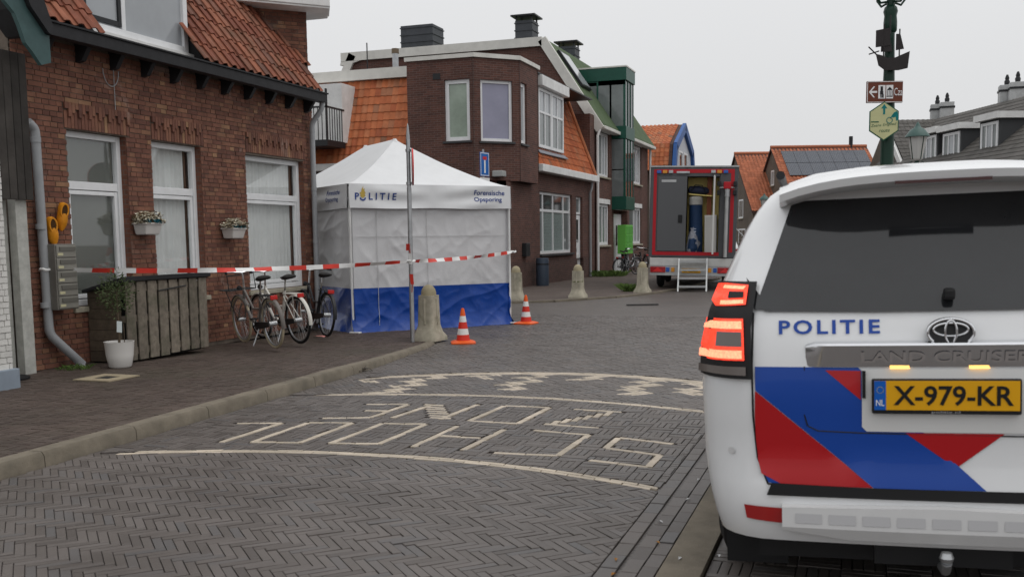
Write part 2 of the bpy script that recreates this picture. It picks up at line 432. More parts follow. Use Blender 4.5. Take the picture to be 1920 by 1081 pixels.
def clip(poly, a, b, c):
    """keep the side a*x + b*y <= c of a convex polygon"""
    o = []
    for i, p in enumerate(poly):
        q = poly[(i + 1) % len(poly)]
        dp, dq = a * p[0] + b * p[1] - c, a * q[0] + b * q[1] - c
        if dp <= 0: o.append(p)
        if (dp < 0 < dq) or (dq < 0 < dp):
            t = dp / (dp - dq); o.append((p[0] + (q[0] - p[0]) * t, p[1] + (q[1] - p[1]) * t))
    return o
def area(p): return abs(sum(p[i][0] * p[(i + 1) % len(p)][1] - p[(i + 1) % len(p)][0] * p[i][1] for i in range(len(p)))) / 2
def herringbone(cx, cy, rad, ang, Lb=.2, Wb=.05, gap=.0042):
    """brick rectangles (4 points, is_across) of a herringbone field round (cx, cy)"""
    n = int(rad / Wb) + 8; ca, sa = math.cos(ang), math.sin(ang); out = []
    k = int(round(Lb / Wb))
    for r in range(-n, n):
        for mm in range(-n // k - 2, n // k + 2):
            for t in (0, 1):
                if t == 0: x0, y0, x1, y1 = r * Wb + mm * 2 * Lb, r * Wb, r * Wb + mm * 2 * Lb + Lb, r * Wb + Wb
                else: x0, y0, x1, y1 = r * Wb + Lb + mm * 2 * Lb, r * Wb - (Lb - Wb), r * Wb + Lb + Wb + mm * 2 * Lb, r * Wb + Wb
                if abs((x0 + x1) / 2) > rad or abs((y0 + y1) / 2) > rad: continue
                g = gap / 2
                q = [(x0 + g, y0 + g), (x1 - g, y0 + g), (x1 - g, y1 - g), (x0 + g, y1 - g)]
                out.append([(cx + x * ca - y * sa, cy + x * sa + y * ca) for x, y in q])
    return out
def arcA(x): return 6.42 - .11 * (x + 3.1) ** 2
def arcB(x): return 9.2 - .1 * (x + 3.2) ** 2
def arcC(x): d = x + 3.59; return 10.99 + .216 * d - .1763 * d * d
XL, XR = -5.44, -1.14                    # paved road between the kerb and the edge course
def kerb_x(y):                           # road side of the left kerb
    if y < 9: return -5.38 - (y - 5) * .03
    if y < 11: return -5.5 - (y - 9) * .06
    return -5.62 - (y - 11) * .13 - max(0, y - 13) ** 2 * .12
def walk_h(y):                           # the pavement sinks to the carriageway at the corner
    return .1 if y < 10 else max(.012, .1 - (y - 10) * .022)
road = put('road', MB().add([(-60, -12, -.013), (-.862, -12, -.013), (-.862, 140, -.013), (-60, 140, -.013)], [(0, 1, 2, 3)]), MATS['road_far'])
class Pieces:
    """paving pieces: the nearest ones become objects of their own, the others one joined part"""
    def __init__(s, parent, m, name, joined, zf=lambda x, y: 0.0, thick=.03, nmax=300):
        s.parent, s.m, s.name, s.joined, s.zf, s.th, s.nmax, s.items = parent, m, name, joined, zf, thick, nmax, []
    def add(s, poly):
        if len(poly) >= 3 and area(poly) > .0006: s.items.append(poly)
    def solid(s, mb, poly, org=(0, 0, 0)):
        cx = sum(p[0] for p in poly) / len(poly); cy = sum(p[1] for p in poly) / len(poly)
        z = s.zf(cx, cy) + rnd.uniform(-.0022, .0022); tx, ty = rnd.uniform(-.012, .012), rnd.uniform(-.012, .012)
        if area([(p[0], p[1]) for p in poly]) and sum((poly[i][0] * poly[(i + 1) % len(poly)][1] - poly[(i + 1) % len(poly)][0] * poly[i][1]) for i in range(len(poly))) < 0: poly = poly[::-1]
        n = len(poly); c = .0025
        top = []
        for p in poly:
            d = Vector((p[0] - cx, p[1] - cy)); l = d.length; k = max(0, l - c * 1.3) / l
            top.append((cx + d.x * k - org[0], cy + d.y * k - org[1], z + d.x * tx + d.y * ty - org[2]))
        mid = [(p[0] - org[0], p[1] - org[1], z - c + (p[0] - cx) * tx + (p[1] - cy) * ty - org[2]) for p in poly]
        bot = [(p[0] - org[0], p[1] - org[1], z - s.th - org[2]) for p in poly]
        fs = [list(range(n))] + [(n + i, n + (i + 1) % n, (i + 1) % n, i) for i in range(n)] + [(2 * n + i, 2 * n + (i + 1) % n, n + (i + 1) % n, n + i) for i in range(n)]
        mb.add(top + mid + bot, fs)
    def finish(s):
        s.items.sort(key=lambda p: p[0][0] ** 2 + p[0][1] ** 2 + (0 if inview(p[0][0], p[0][1]) else 1e4))
        for p in s.items[:s.nmax]:
            cx = sum(q[0] for q in p) / len(p); cy = sum(q[1] for q in p) / len(p)
            mb = MB(); s.solid(mb, p, (cx, cy, 0))
            link(s.name, mb.mesh(s.name, s.m), s.parent, loc=(cx, cy, 0))
        mb = MB()
        for p in s.items[s.nmax:]: s.solid(mb, p)
        if mb.f: mb.build(s.joined, s.m, s.parent, kind='stuff')
def inview(x, y, z=0.0):
    c, s = math.cos(YAW), math.sin(YAW)
    X, Y = c * x + s * y, -s * x + c * y; Z = z - CAM_H
    zc = Y * math.cos(PITCH) - Z * math.sin(PITCH); yc = Y * math.sin(PITCH) + Z * math.cos(PITCH)
    if zc < .3: return False
    return abs(X / zc) * FPX < 990 and -470 < yc / zc * FPX < 660
dark = Pieces(road, MATS['road_brick'], 'brick', 'paving_bricks')
pale = Pieces(road, MATS['white_brick'], 'pale_brick', 'pale_bricks')
def inside(poly, x0, x1):
    return clip(clip(poly, -1, 0, -x0), 1, 0, x1)
def below(poly, f, off=0.0):             # keep y <= f(x) + off
    x = sum(p[0] for p in poly) / len(poly); k = (f(x + .05) - f(x - .05)) / .1
    return clip(poly, -k, 1, f(x) + off - k * x)
def above(poly, f, off=0.0):
    x = sum(p[0] for p in poly) / len(poly); k = (f(x + .05) - f(x - .05)) / .1
    return clip(poly, k, -1, -(f(x) + off) + k * x)
for q in herringbone(-3.3, 11.0, 12.5, R(-45)):
    cx = sum(p[0] for p in q) / 4; cy = sum(p[1] for p in q) / 4
    if not (2.6 < cy < 19.5 and -9 < cx < XR + .2): continue
    if not (inview(cx, cy) or inview(cx, cy - .4) or inview(cx + .4, cy)): continue
    xl = kerb_x(cy) + .015
    if cx < xl - .2: continue
    p = inside(q, xl, XR - .003)
    if not p: continue
    if cy < arcA(cx) + .2 and cy < 7.2:
        p = below(p, arcA, -.058) if cx > -5.3 else p
        if p: dark.add(p)
    elif cy > arcB(cx) - .25:
        p = above(p, arcB, .056)
        if not p: continue
        cy = sum(a[1] for a in p) / len(p)
        w = False
        if -5.42 < cx < -1.2 and cy < arcC(cx) + .02:
            if cy > arcC(cx) - .3 and cx > -5.3:
                p = below(p, arcC, -.204)
                if not p: continue
            for tx, ln in ((-4.6, 1.5), (-4.02, .55), (-3.45, 1.45), (-2.83, .58), (-2.15, 1.4), (-1.58, .9), (-5.2, .5)):
                if abs(cx - tx - (.06 if math.sin(cy * 13) > 0 else -.06)) < .1 and cy > arcC(tx) - ln: w = True
        elif -5.3 < cx < -1.2 and cy < arcC(cx) + .3:
            p = above(p, arcC, .006)
            if not p: continue
        (pale if w else dark).add(p)
# (bricks end at y = 19.5; beyond, the material carries the pattern)
# the two pale lines: a double course of bricks following the arcs
for f in (arcA, arcB):
    for row in (0, 1):
        x = -5.2 + row * .1
        while x < XR - .06:
            x1 = min(x + .2, XR - .02); o0 = -.05 + row * .048
            pale.add([(x + .003, f(x) + o0 + .002), (x1 - .003, f(x1) + o0 + .002), (x1 - .003, f(x1) + o0 + .047), (x + .003, f(x) + o0 + .047)])
            x = x1
x = -5.3
while x < -1.22:                          # outer arc: a slanting course of pale bricks
    f = arcC; q = lambda a, b: (a, f(a) - .2 + b)
    for r0, dx in ((0, 0), (.1, .1)):
        pale.add([q(x + .002 + dx, r0 + .002), q(x + .069 + dx, r0 + .002), q(x + .069 + dx + .1, r0 + .098), q(x + .002 + dx + .1, r0 + .098)])
    x += .071
# letters laid in pale bricks (read from the other side), strokes measured on the ground
def S(*pts): return [onground(x, y).xy for x, y in pts]
STROKES = []
def bent(*pts):
    p = S(*pts)
    STROKES.extend(zip(p, p[1:]))
bent((443, 793), (528, 792), (415, 828))                                      # L
bent((578, 791), (660, 792), (562, 829), (473, 828), (578, 791))              # O
bent((718, 793), (798, 794), (710, 831), (620, 830), (718, 793))              # O
bent((859, 797), (775, 836)); bent((946, 804), (868, 842)); bent((826, 816), (900, 820))   # H
bent((1000, 806), (1104, 814), (1046, 853), (925, 848))                       # C
bent((1262, 831), (1160, 819), (1136, 839), (1238, 852), (1216, 874), (1104, 862))         # S
bent((686, 757), (765, 757), (694, 782), (604, 783)); bent((684, 769), (728, 770))         # E
bent((812, 757), (736, 782)); bent((896, 757), (826, 785)); STAIR = [(S((812, 757), (826, 785)), 7, 'x')]   # N
bent((946, 760), (1030, 763), (970, 793), (880, 788), (946, 760))             # O
bent((1075, 766), (1165, 772)); bent((1020, 794), (1122, 801)); STAIR.append((S((1150, 773), (1030, 793)), 6, 'y'))     # Z
for (a, b), n, ax in STAIR:                # slanting strokes are stepped: whole bricks laid square
    for i in range(n):
        c = a + (b - a) * ((i + .5) / n); h = Vector((.1, 0)) if ax == 'x' else Vector((0, .1))
        STROKES.append((c - h, c + h))
def near_stroke(x, y, w):
    for a, b in STROKES:
        d = b - a; t = max(0, min(1, ((x - a.x) * d.x + (y - a.y) * d.y) / d.length_squared))
        if (Vector((x, y)) - (a + d * t)).length < w: return True
    return False
for a, b in STROKES:
    d = (b - a); n = max(1, round(d.length / .2)); d /= n; s = Vector((-d.y, d.x)).normalized() * .026; g = d.normalized() * .003
    for i in range(n):
        p = a + d * i; q = p + d
        pale.add([tuple(p + g - s), tuple(q - g - s), tuple(q - g + s), tuple(p + g + s)])
# block bond (four bricks side by side, turned block by block) between the two lines
gx = -5.6
i = 0
while gx < XR:
    gy = 5.6; j = 0
    while gy < 9.4:
        for k in range(4):
            if (i + j) % 2: q = (gx, gx + .2, gy + k * .05, gy + k * .05 + .05)
            else: q = (gx + k * .05, gx + k * .05 + .05, gy, gy + .2)
            q = [(q[0] + .003, q[2] + .003), (q[1] - .003, q[2] + .003), (q[1] - .003, q[3] - .003), (q[0] + .003, q[3] - .003)]
            cx, cy = (q[0][0] + q[1][0]) / 2, (q[0][1] + q[2][1]) / 2
            p = inside(q, kerb_x(cy) + .015, XR - .003)
            if p: p = above(p, arcA, .056)
            if p: p = below(p, arcB, -.056)
            if p and len(p) > 2:
                # cut the brick back where a pale stroke runs over it
                mx = sum(a[0] for a in p) / len(p); my = sum(a[1] for a in p) / len(p)
                if near_stroke(mx, my, .2):
                    n = 4
                    if (i + j) % 2: bits = [(q[0][0] + (q[1][0] - q[0][0]) * t / 8, q[0][1], q[0][0] + (q[1][0] - q[0][0]) * (t + 1) / 8, q[2][1]) for t in range(8)]
                    else: bits = [(q[0][0], q[0][1] + (q[2][1] - q[0][1]) * t / 8, q[1][0], q[0][1] + (q[2][1] - q[0][1]) * (t + 1) / 8) for t in range(8)]
                    run = None; runs = []
                    for bx in bits:
                        hit = near_stroke((bx[0] + bx[2]) / 2, (bx[1] + bx[3]) / 2, .036)
                        if hit:
                            if run: runs.append(run)
                            run = None
                        else: run = [run[0], run[1], bx[2], bx[3]] if run else list(bx)
                    if run: runs.append(run)
                    for a0, b0, a1, b1 in runs:
                        pp = inside([(a0, b0), (a1, b0), (a1, b1), (a0, b1)], kerb_x(cy) + .015, XR - .003)
                        if pp: pp = above(pp, arcA, .056)
                        if pp: pp = below(pp, arcB, -.056)
                        if pp: dark.add(pp)
                else: dark.add(p)
        gy += .2; j += 1
    gx += .2; i += 1
# edge courses along the right side of the road and the gutter beside them
for (x0, x1, l) in ((-1.135, -1.052, .2), (-1.028, -.948, .2), (-.942, -.868, .2)):
    y = 3.2 + rnd.random() * .2
    while y < 24:
        dark.add([(x0, y + .003), (x1, y + .003), (x1, y + l - .003), (x0, y + l - .003)]); y += l
dark.finish(); pale.finish()

# left pavement: a slab with bricks, and kerb stones along it
ys = [-4 + .5 * i for i in range(42)]
mb = MB(); mb.sheet([[(-9.3, y, walk_h(y) - .013), (kerb_x(y) - .16, y, walk_h(y) - .013)] for y in ys if y <= 16])
walk = put('pavement', mb, MATS['road_joint'])
pv = Pieces(walk, MATS['pavement_brick'], 'brick', 'pavement_bricks', zf=lambda x, y: walk_h(y))
for q in herringbone(-7.2, 9.5, 8.5, 0):
    cx = sum(p[0] for p in q) / 4; cy = sum(p[1] for p in q) / 4
    if cy > 15.9 or not (inview(cx, cy, .1) or inview(cx + .4, cy, .1)) or cx < -9.1: continue
    p = clip(q, 1, 0, kerb_x(cy) - .155)
    if p: pv.add(p)
pv.finish()
kerb = thing('kerb', 'long sand-grey concrete kerb curving along the left pavement', 'kerb', (-5.5, 8, 0), worldc=True)
y = 1.5
while y < 15.6:
    y1 = y + .98
    mb = MB(); rings = []
    for k in range(5):
        t = y + (y1 - y) * k / 4 + (.004 if k == 0 else -.004 if k == 4 else 0); x = kerb_x(t); h = walk_h(t) + .004
        rings.append([(x, t, -.05), (x - .008, t, h - .03), (x - .03, t, h), (x - .15, t, h + .002), (x - .15, t, -.05)])
    mb.loft(rings); mb.build('kerb_stone', MATS['concrete_kerb'], kerb, smooth=True, angle=40)
    y = y1
# the far pavement round the corner house, its low kerb
far_edge = [(-30, 20.6), (-11, 22.2), (-8.4, 22.7), (-7.2, 23.6), (-6.1, 25.4), (-5.5, 27.3), (-5.1, 30), (-5.0, 36), (-5.0, 90)]
mb = MB()
for a, b in zip(far_edge, far_edge[1:]):
    pass
poly = [(-30, 90)] + far_edge
mb.add([(x, y, .03) for x, y in poly][::-1], [list(range(len(poly)))])
mb.add([(x, y, .03) for x, y in far_edge] + [(x, y, -.05) for x, y in far_edge], [(i, i + 1, len(far_edge) + i + 1, len(far_edge) + i) for i in range(len(far_edge) - 1)])
put('far_pavement', mb, MATS['pavement_far'])
fk = thing('kerb', 'low flush kerb band round the far corner with the stone bollards', 'kerb', (-7, 24, 0), worldc=True)
for a, b in zip(far_edge[1:], far_edge[2:]):
    a, b = Vector(a), Vector(b); n = max(1, int((b - a).length / 1.0))
    for i in range(n):
        p, q = a + (b - a) * (i / n), a + (b - a) * ((i + 1) / n - .006); s = Vector((b.y - a.y, a.x - b.x)).normalized() * .13
        MB().prism([(p.x, p.y, -.04), (q.x, q.y, -.04), (q.x + s.x, q.y + s.y, -.04), (p.x + s.x, p.y + s.y, -.04)], (0, 0, .078)).build('kerb_stone', MATS['concrete_kerb'], fk)
    if (b - a).length > 20: break
# right side: concrete band and the parking strip, falling slightly towards the road
put('concrete_band', MB().box(-.86, -.665, -6, 60, -.05, .002), MATS['concrete_kerb'])
def park_z(x): return -.022 + .026 * (x + .5)
mb = MB(); mb.add([(-.66, -6, park_z(-.66) - .012), (14, -6, park_z(14) - .012), (14, 120, park_z(14) - .012), (-.66, 120, park_z(-.66) - .012)], [(0, 1, 2, 3)])
park = put('parking_strip', mb, MATS['road_far'])
pk = Pieces(park, MATS['road_brick'], 'brick', 'parking_bricks', zf=lambda x, y: park_z(x), nmax=120)
for i in range(10):
    for j in range(40):
        for k in range(4):
            x0, y0 = -.655 + i * .2, 3.0 + j * .2
            q = (x0, x0 + .2, y0 + k * .05, y0 + k * .05 + .05) if (i + j) % 2 else (x0 + k * .05, x0 + k * .05 + .05, y0, y0 + .2)
            if inview(q[0], q[2]): pk.add([(q[0] + .003, q[2] + .003), (q[1] - .003, q[2] + .003), (q[1] - .003, q[3] - .003), (q[0] + .003, q[3] - .003)])
pk.finish()
# ---------------------------------------------------------------- brick house on the left
HX = -8.97
FL = Frame((HX, 0, 0), (0, 1, 0), (1, 0, 0))       # street front: u = Y
house = thing('brick_house', 'old red brick house with tiled roof, white windows and white dormer beside the police tent', 'house', (HX, 12, 0), worldc=True)
H0, H1, Z0, Z1 = 8.87, 15.33, .05, 4.0
WIN = [(9.63, 10.66, .8, 2.92), (11.14, 12.2, .8, 2.92), (13.3, 15.0, .8, 2.9)]
LINT = [(9.6, 10.72), (11.15, 12.26), (13.32, 15.04)]
wall = holes_wall(MB(), FL, H0, H1, Z0, Z1, WIN, th=.3)
wall.box(HX - 8, HX - .3, H0, H1, 0, 4.0)            # body of the house behind the front
wallo = wall.build('wall', MATS['mortar'], house)
bricks = []
def courses(fr, u0, u1, z0, z1, holes, ch=.0625, Lb=.22, top=None):
    out = []; n = int((z1 - z0) / ch)
    for r in range(n):
        za, zb = z0 + r * ch, z0 + (r + 1) * ch - .009
        off = (0, .055, .11, .165)[r % 4] if r % 2 == 0 else .0275
        step = Lb if r % 2 == 0 else Lb / 2
        spans = [(u0, u1)]
        for h in holes:
            if zb > h[2] + .012 and za < h[3] - .012:
                spans = [s for a, b in spans for s in ((a, min(b, h[0])), (max(a, h[1]), b)) if s[1] - s[0] > .03]
        for a, b in spans:
            u = u0 - off + math.floor((a - u0 + off) / step) * step
            while u < b:
                x0, x1 = max(u, a), min(u + step - .009, b)
                if x1 - x0 > .02: out.append((x0, x1, za, zb, x1 - x0 > step - .011))
                u += step
    return out
lintholes = [(a - .01, b + .01, 2.92, 3.24) for a, b in LINT]
items = courses(FL, H0, H1, Z0 + .06, 3.93, WIN + lintholes)
plinth = [i for i in items if i[2] < .42]
items.sort(key=lambda i: (not i[4], (i[0]) ** 2 + HX ** 2))
shared = {}
mbj = MB()
cnt = 0
for (a, b, c, d, full) in items:
    dd = rnd.uniform(.006, .014)
    if full and cnt < 300 and 9.0 < a < 13.2:
        key = round(b - a, 3)
        if key not in shared:
            m0 = MB(); m0.fbox(Frame((0, 0, 0), (0, 1, 0), (1, 0, 0)), -key / 2, key / 2, -.03, 0, -.0265, .0265)
            shared[key] = m0.mesh('brick', MATS['house_brick'])
        link('brick', shared[key], wallo, loc=(HX + dd, (a + b) / 2, (c + d) / 2)); cnt += 1
    else:
        j = rnd.uniform(-.0015, .0015)
        mbj.fbox(FL, a, b, -.02, dd, c + j, d + j)
mbj.build('front_bricks', MATS['house_brick'], wallo, kind='stuff')
# decorative flat arches: upright bricks, every other one raised and proud
soldier = MB().fbox(Frame((0, 0, 0), (0, 1, 0), (1, 0, 0)), -.024, .024, -.03, 0, 0, .205).mesh('arch_brick', MATS['house_brick'])
heads = [MB().fbox(Frame((0, 0, 0), (0, 1, 0), (1, 0, 0)), -.025, .025, -.03, 0, 3.07 + k * .045, 3.235).mesh('arch_brick', MATS['house_brick']) for k in range(3)]
for a, b in LINT:
    n = int((b - a) / .056)
    for k in range(n):
        u = a + (k + .5) * (b - a) / n
        link('arch_brick', soldier, wallo, loc=(HX + .014 + rnd.uniform(0, .004), u, 2.935))
        link('arch_brick', heads[(2, 0, 1)[k % 3]], wallo, loc=(HX + .04, u, 0))
    MB().fbox(FL, a, b, -.05, .004, 2.93, 3.24).build('arch_backing', MATS['mortar'], wallo)
# windows with curtains
def curtain(parent, fr, u0, u1, z0, z1, d, folds, amp=.025, m='curtain'):
    n = folds * 6; ph = rnd.random() * 6
    g = [[fr.p(u0 + (u1 - u0) * i / n, d + amp * (.4 + .6 * abs(noise.noise(Vector((i * .11, ph, 0))) * 2)) * math.sin(i * 1.047 + ph + 2.5 * noise.noise(Vector((i * .13, ph, 3)))), z) for i in range(n + 1)] for z in (z0, z1)]
    return MB().sheet(g).build('curtain', MATS[m], parent, smooth=True, angle=89)
for k, (a, b, c, d) in enumerate(WIN):
    w = window(house, FL, a, b, c, d, hb=(2.27,), d=-.09, fw=.075, bw=.1, pane='clear_glass', name='window')
    # inner casement of the lower light
    mb = MB(); ca, cb, cc, cd = a + .085, b - .085, c + .09, 2.21
    for q in ((ca, ca + .05, cc, cd), (cb - .05, cb, cc, cd)): mb.fbox(FL, q[0], q[1], -.16, -.105, q[2], q[3])
    mb.fbox(FL, ca + .05, cb - .05, -.16, -.107, cc, cc + .05); mb.fbox(FL, ca + .05, cb - .05, -.16, -.107, cd - .05, cd)
    mb.build('casement', MATS['white_frame'], w, bevel=.006)
    MB().fbox(FL, a - .05, b + .05, -.06, .05, c - .07, c - .005).build('sill', MATS['concrete_pale'], w, bevel=.01)
    MB().fbox(FL, b - .006, b + .02, -.19, -.002, c, d).build('brick_reveal', MATS['house_brick_far'], w)
    if k == 0:
        MB().fbox(FL, a, b, -.2, -.17, c, d).build('window_film', MATS['window_film'], w)
    else:
        curtain(w, FL, a + .05, b - (.14 if k == 1 else .12), c, d, -.22, 9 if k == 1 else 15)
        MB().fbox(FL, b - .125, b - .095, -.24, -.2, c, d).build('curtain_edge', mat('brown_post', (.16, .09, .06), .6), w)
    MB().box(HX - 1.2, HX - .31, a - .1, b + .1, c - .1, d + .1).build('dark_backing', MATS['room_dark'], w)  # solid black box paints the darkness of the unlit room
# gutter board, rafter feet
GX = HX + .35
mb = MB(); mb.box(GX - .14, GX, 9.02, 15.28, 3.89, 4.03); mb.box(GX - .16, GX + .02, 9.0, 15.3, 4.03, 4.055)
mb.build('gutter', MATS['black_wood'], house, bevel=.006)
MB().box(HX - .02, GX - .14, H0, 15.28, 3.96, 3.99).build('soffit', MATS['black_wood'], house)
for k in range(11):
    u = 9.3 + k * .58
    MB().prism([(HX, u - .035, 3.955), (HX, u - .035, 3.72), (HX + .1, u - .035, 3.74), (GX - .15, u - .035, 3.89), (GX - .15, u - .035, 3.955)], (0, .07, 0)).build('rafter_foot', MATS['black_wood'], house)
# tiled roof: S-shaped pans laid one by one
PITCH_R = R(54)
RS = Vector((-math.cos(PITCH_R), 0, math.sin(PITCH_R))); RNrm = Vector((math.sin(PITCH_R), 0, math.cos(PITCH_R)))
eave = Vector((GX - .03, 0, 4.05))
def pan_mesh(name, wdt, lng, m, su=Vector((0, 1, 0)), sv=RS, sn=RNrm, amp=.028, nn=9):
    top, bot = [], []
    rows = (0, lng)
    g = []
    for v in rows:
        r = []
        for i in range(nn):
            t = i / (nn - 1); h = amp * math.sin(t * 2 * math.pi * .92 + .35) + (.022 if v == 0 else 0)
            r.append((t, h))
        g.append(r)
    vs = []
    for th in (0, -.014):
        for v, r in zip(rows, g):
            for t, h in r: vs.append(su * (t * wdt * 1.08) + sv * v + sn * (h + th))
    k = nn; fs = []
    for i in range(k - 1):
        fs += [(i, i + 1, k + i + 1, k + i), (2 * k + i, 3 * k + i, 3 * k + i + 1, 2 * k + i + 1), (i, 2 * k + i, 2 * k + i + 1, i + 1), (k + i, k + i + 1, 3 * k + i + 1, 3 * k + i)]
    fs += [(0, k, 3 * k, 2 * k), (k - 1, 3 * k - 1, 4 * k - 1, 2 * k - 1)]
    mb = MB().add(vs, fs); me = mb.mesh(name, m, smooth=False)
    return me
pan = pan_mesh('roof_tile', .215, .35, MATS['roof_tile'])
DY0, DY1 = 9.98, 12.07
rb = MB()
for y0, y1 in ((H0, DY0 - .02), (DY1 + .02, 15.3)):
    rb.prism([(GX - .1, y0, 4.03), (GX - .1, y0, 4.05), (HX - 2.6, y0, 4.05 + (2.6 + .25) * math.tan(PITCH_R) - .12), (HX - 8, y0, 7.6), (HX - 8, y0, 4.01)], (0, y1 - y0, 0))
rb.box(HX - 8, HX - 2.65, DY0 - .02, DY1 + .02, 4.01, 7.5); rb.box(HX - .3, GX - .1, DY0 - .02, DY1 + .02, 4.0, 4.03)
roofo = rb.build('roof', MATS['black_wood'], house)
for r in range(11):
    for k in range(30):
        u = H0 + .02 + k * .215; s = r * .295
        p = eave + RS * s + RNrm * .03
        if DY0 - .2 < u < DY1 - (.34, .22)[r] if r < 2 else DY0 - .2 < u < DY1 - .1: continue
        lim = 15.33 - (HX - p.x) * 1.02 - .1
        if p.x > HX: lim = 15.12
        if u > lim: continue
        q = link('roof_tile', pan, roofo, loc=(p.x, u, p.z + rnd.uniform(-.003, .003)))
        q.rotation_euler = (rnd.uniform(-.012, .012), rnd.uniform(-.012, .012), rnd.uniform(-.012, .012))
# dormer
dm = MB(); dm.box(HX - 2.6, HX - .19, DY0 + .02, DY1 - .02, 4.2, 5.6)
dorm = dm.build('dormer', MATS['white_paint'], house)
FD = Frame((HX - .02, 0, 0), (0, 1, 0), (1, 0, 0))
dw = window(dorm, FD, DY0, DY1, 4.19, 5.6, vb=(10.78,), d=0, fw=.09, bw=.07, pane='glass_pale', name='dormer_window')
mb = MB()
for q in ((DY0 + .1, DY0 + .15), (10.69, 10.74)): mb.fbox(FD, q[0], q[1], -.06, -.015, 4.31, 5.5)
mb.fbox(FD, DY0 + .15, 10.69, -.06, -.017, 4.31, 4.37)
mb.build('casement', MATS['dark_metal'], dw)
MB().fbox(FD, DY0 - .03, DY1 + .05, -.1, .07, 4.02, 4.185).build('sill', MATS['white_paint'], dw, bevel=.008)
MB().box(HX - 2.7, HX + .12, DY0 - .12, DY1 + .12, 5.6, 5.78).build('dormer_roof', MATS['white_paint'], dorm)
# slanting upper wall on the corner with its white eaves
c0 = Vector((HX - .02, 15.3, 0)); du = Vector((-.7, -.714, 0)).normalized(); dn = Vector((.714, -.7, 0)).normalized()
FC = Frame(c0, -du, dn)                         # u runs towards the corner (negative = into the roof)
cw = MB().prism([FC.p(-3.2, 0, 4.0), FC.p(0, 0, 4.0), c0 + Vector((-6, 0, 4.0)), FC.p(-3.2, -2.5, 4.0)], (0, 0, 1.5)).build('corner_wall', MATS['mortar'], house)
mbj = MB()
for (a, b, c, d, full) in courses(FC, -3.1, 0, 4.0, 5.44, []):
    mbj.fbox(FC, a, b, -.02, rnd.uniform(.005, .012), c, d)
mbj.build('corner_bricks', MATS['house_brick'], cw, kind='stuff')
ea = MB(); ea.prism([FC.p(-3.6, .42, 5.42), FC.p(.28, .42, 5.42), c0 + Vector((.1, .55, 5.42)), c0 + Vector((-6, .55, 5.42)), FC.p(-3.6, -2, 5.42)], (0, 0, .035))
ea.prism([FC.p(-3.6, .44, 5.455), FC.p(.29, .44, 5.455), c0 + Vector((.12, .57, 5.455)), c0 + Vector((-6, .57, 5.455)), FC.p(-3.6, -2, 5.455)], (0, 0, .3))
ea.build('eaves', MATS['white_paint'], house, bevel=.008)
# thin cable loop hanging under the eaves
a = onX(205, 85, HX + .03)
mb = MB(); mb.tube([(HX + .03, a.y + .14 * math.cos(t), 3.72 + .2 * math.sin(t)) for t in [math.pi + i * math.pi / 12 for i in range(13)]], .006, 5)
mb.tube([(HX + .03, a.y + .05, 3.9), (HX + .03, a.y + .05, 3.2)], .005, 5)
mb.build('cable', MATS['grey_pvc'], house, smooth=True)
# ---- downpipes
def pipe(name, pts, r, label):
    p = []
    pts = [Vector(q) for q in pts]
    for i, q in enumerate(pts):
        if 0 < i < len(pts) - 1:
            a, b = (pts[i - 1] - q).normalized(), (pts[i + 1] - q).normalized(); k = min(.08, (pts[i - 1] - q).length * .4, (pts[i + 1] - q).length * .4)
            for t in (0, .25, .5, .75, 1): p.append(q + a * k * (1 - t) ** 2 + b * k * t ** 2)
        else: p.append(q)
    o = MB().tube(p, r, 14).build(name, MATS['grey_pvc'], None, smooth=True, angle=60, label=label, cat='pipe')
    v = pts[-2] if abs(pts[-1].x - pts[-2].x) < .01 else pts[1]
    for q, h in ((v, -.12), (v, -1.1), (v, -2.0)):
        z = q.z + h
        if z > pts[-1].z + .3: MB().tube([(q.x, q.y, z - .03), (q.x, q.y, z + .03)], r * 1.12, 14).build('clip', MATS['grey_pvc'], o, smooth=True)
    return o
b0 = onground(156, 683, .12)
pipe('drain_pipe', [(HX + .09, 8.97, 2.93), (HX + .09, 9.07, 2.86), (HX + .09, 9.1, .52), (HX + .16, b0.y + .02, .12)], .052, 'grey plastic drainpipe with open top bend and slanted foot beside the mailboxes')
pipe('drain_pipe', [(GX - .07, 15.22, 3.93), (GX - .07, 15.2, 3.78), (HX + .09, 15.18, 3.55), (HX + .09, 15.18, .14)], .045, 'slim grey drainpipe running down from the black gutter at the house corner')
# ---- mailboxes
mx = thing('mailbox_stack', 'stack of five grey metal mailboxes on the red brick wall', 'mailboxes', (HX + .02, 9.5, .82), worldc=True)
MB().box(HX + .015, HX + .24, 9.1, 9.43, .8, 1.56).build('cabinet', mat('mail_metal', (.2, .19, .17), .45, metal=.4, var=.15), mx, bevel=.008)
FM = Frame((HX + .241, 0, 0), (0, 1, 0), (1, 0, 0))
for k in range(5):
    z = .815 + k * .148
    d = MB().fbox(FM, 9.115, 9.415, 0, .012, z, z + .135).build('mailbox_door', mat('mail_door', (.26, .25, .22), .4, metal=.4, var=.12), mx, bevel=.004)
    MB().fbox(FM, 9.16, 9.4, .012, .022, z + .072, z + .118).build('flap', mat('mail_flap', (.12, .115, .1), .5), d)
    MB().fbox(FM, 9.13, 9.21, .012, .016, z + .02, z + .05).build('name_plate', mat('name_plate', (.5, .47, .3), .6), d)
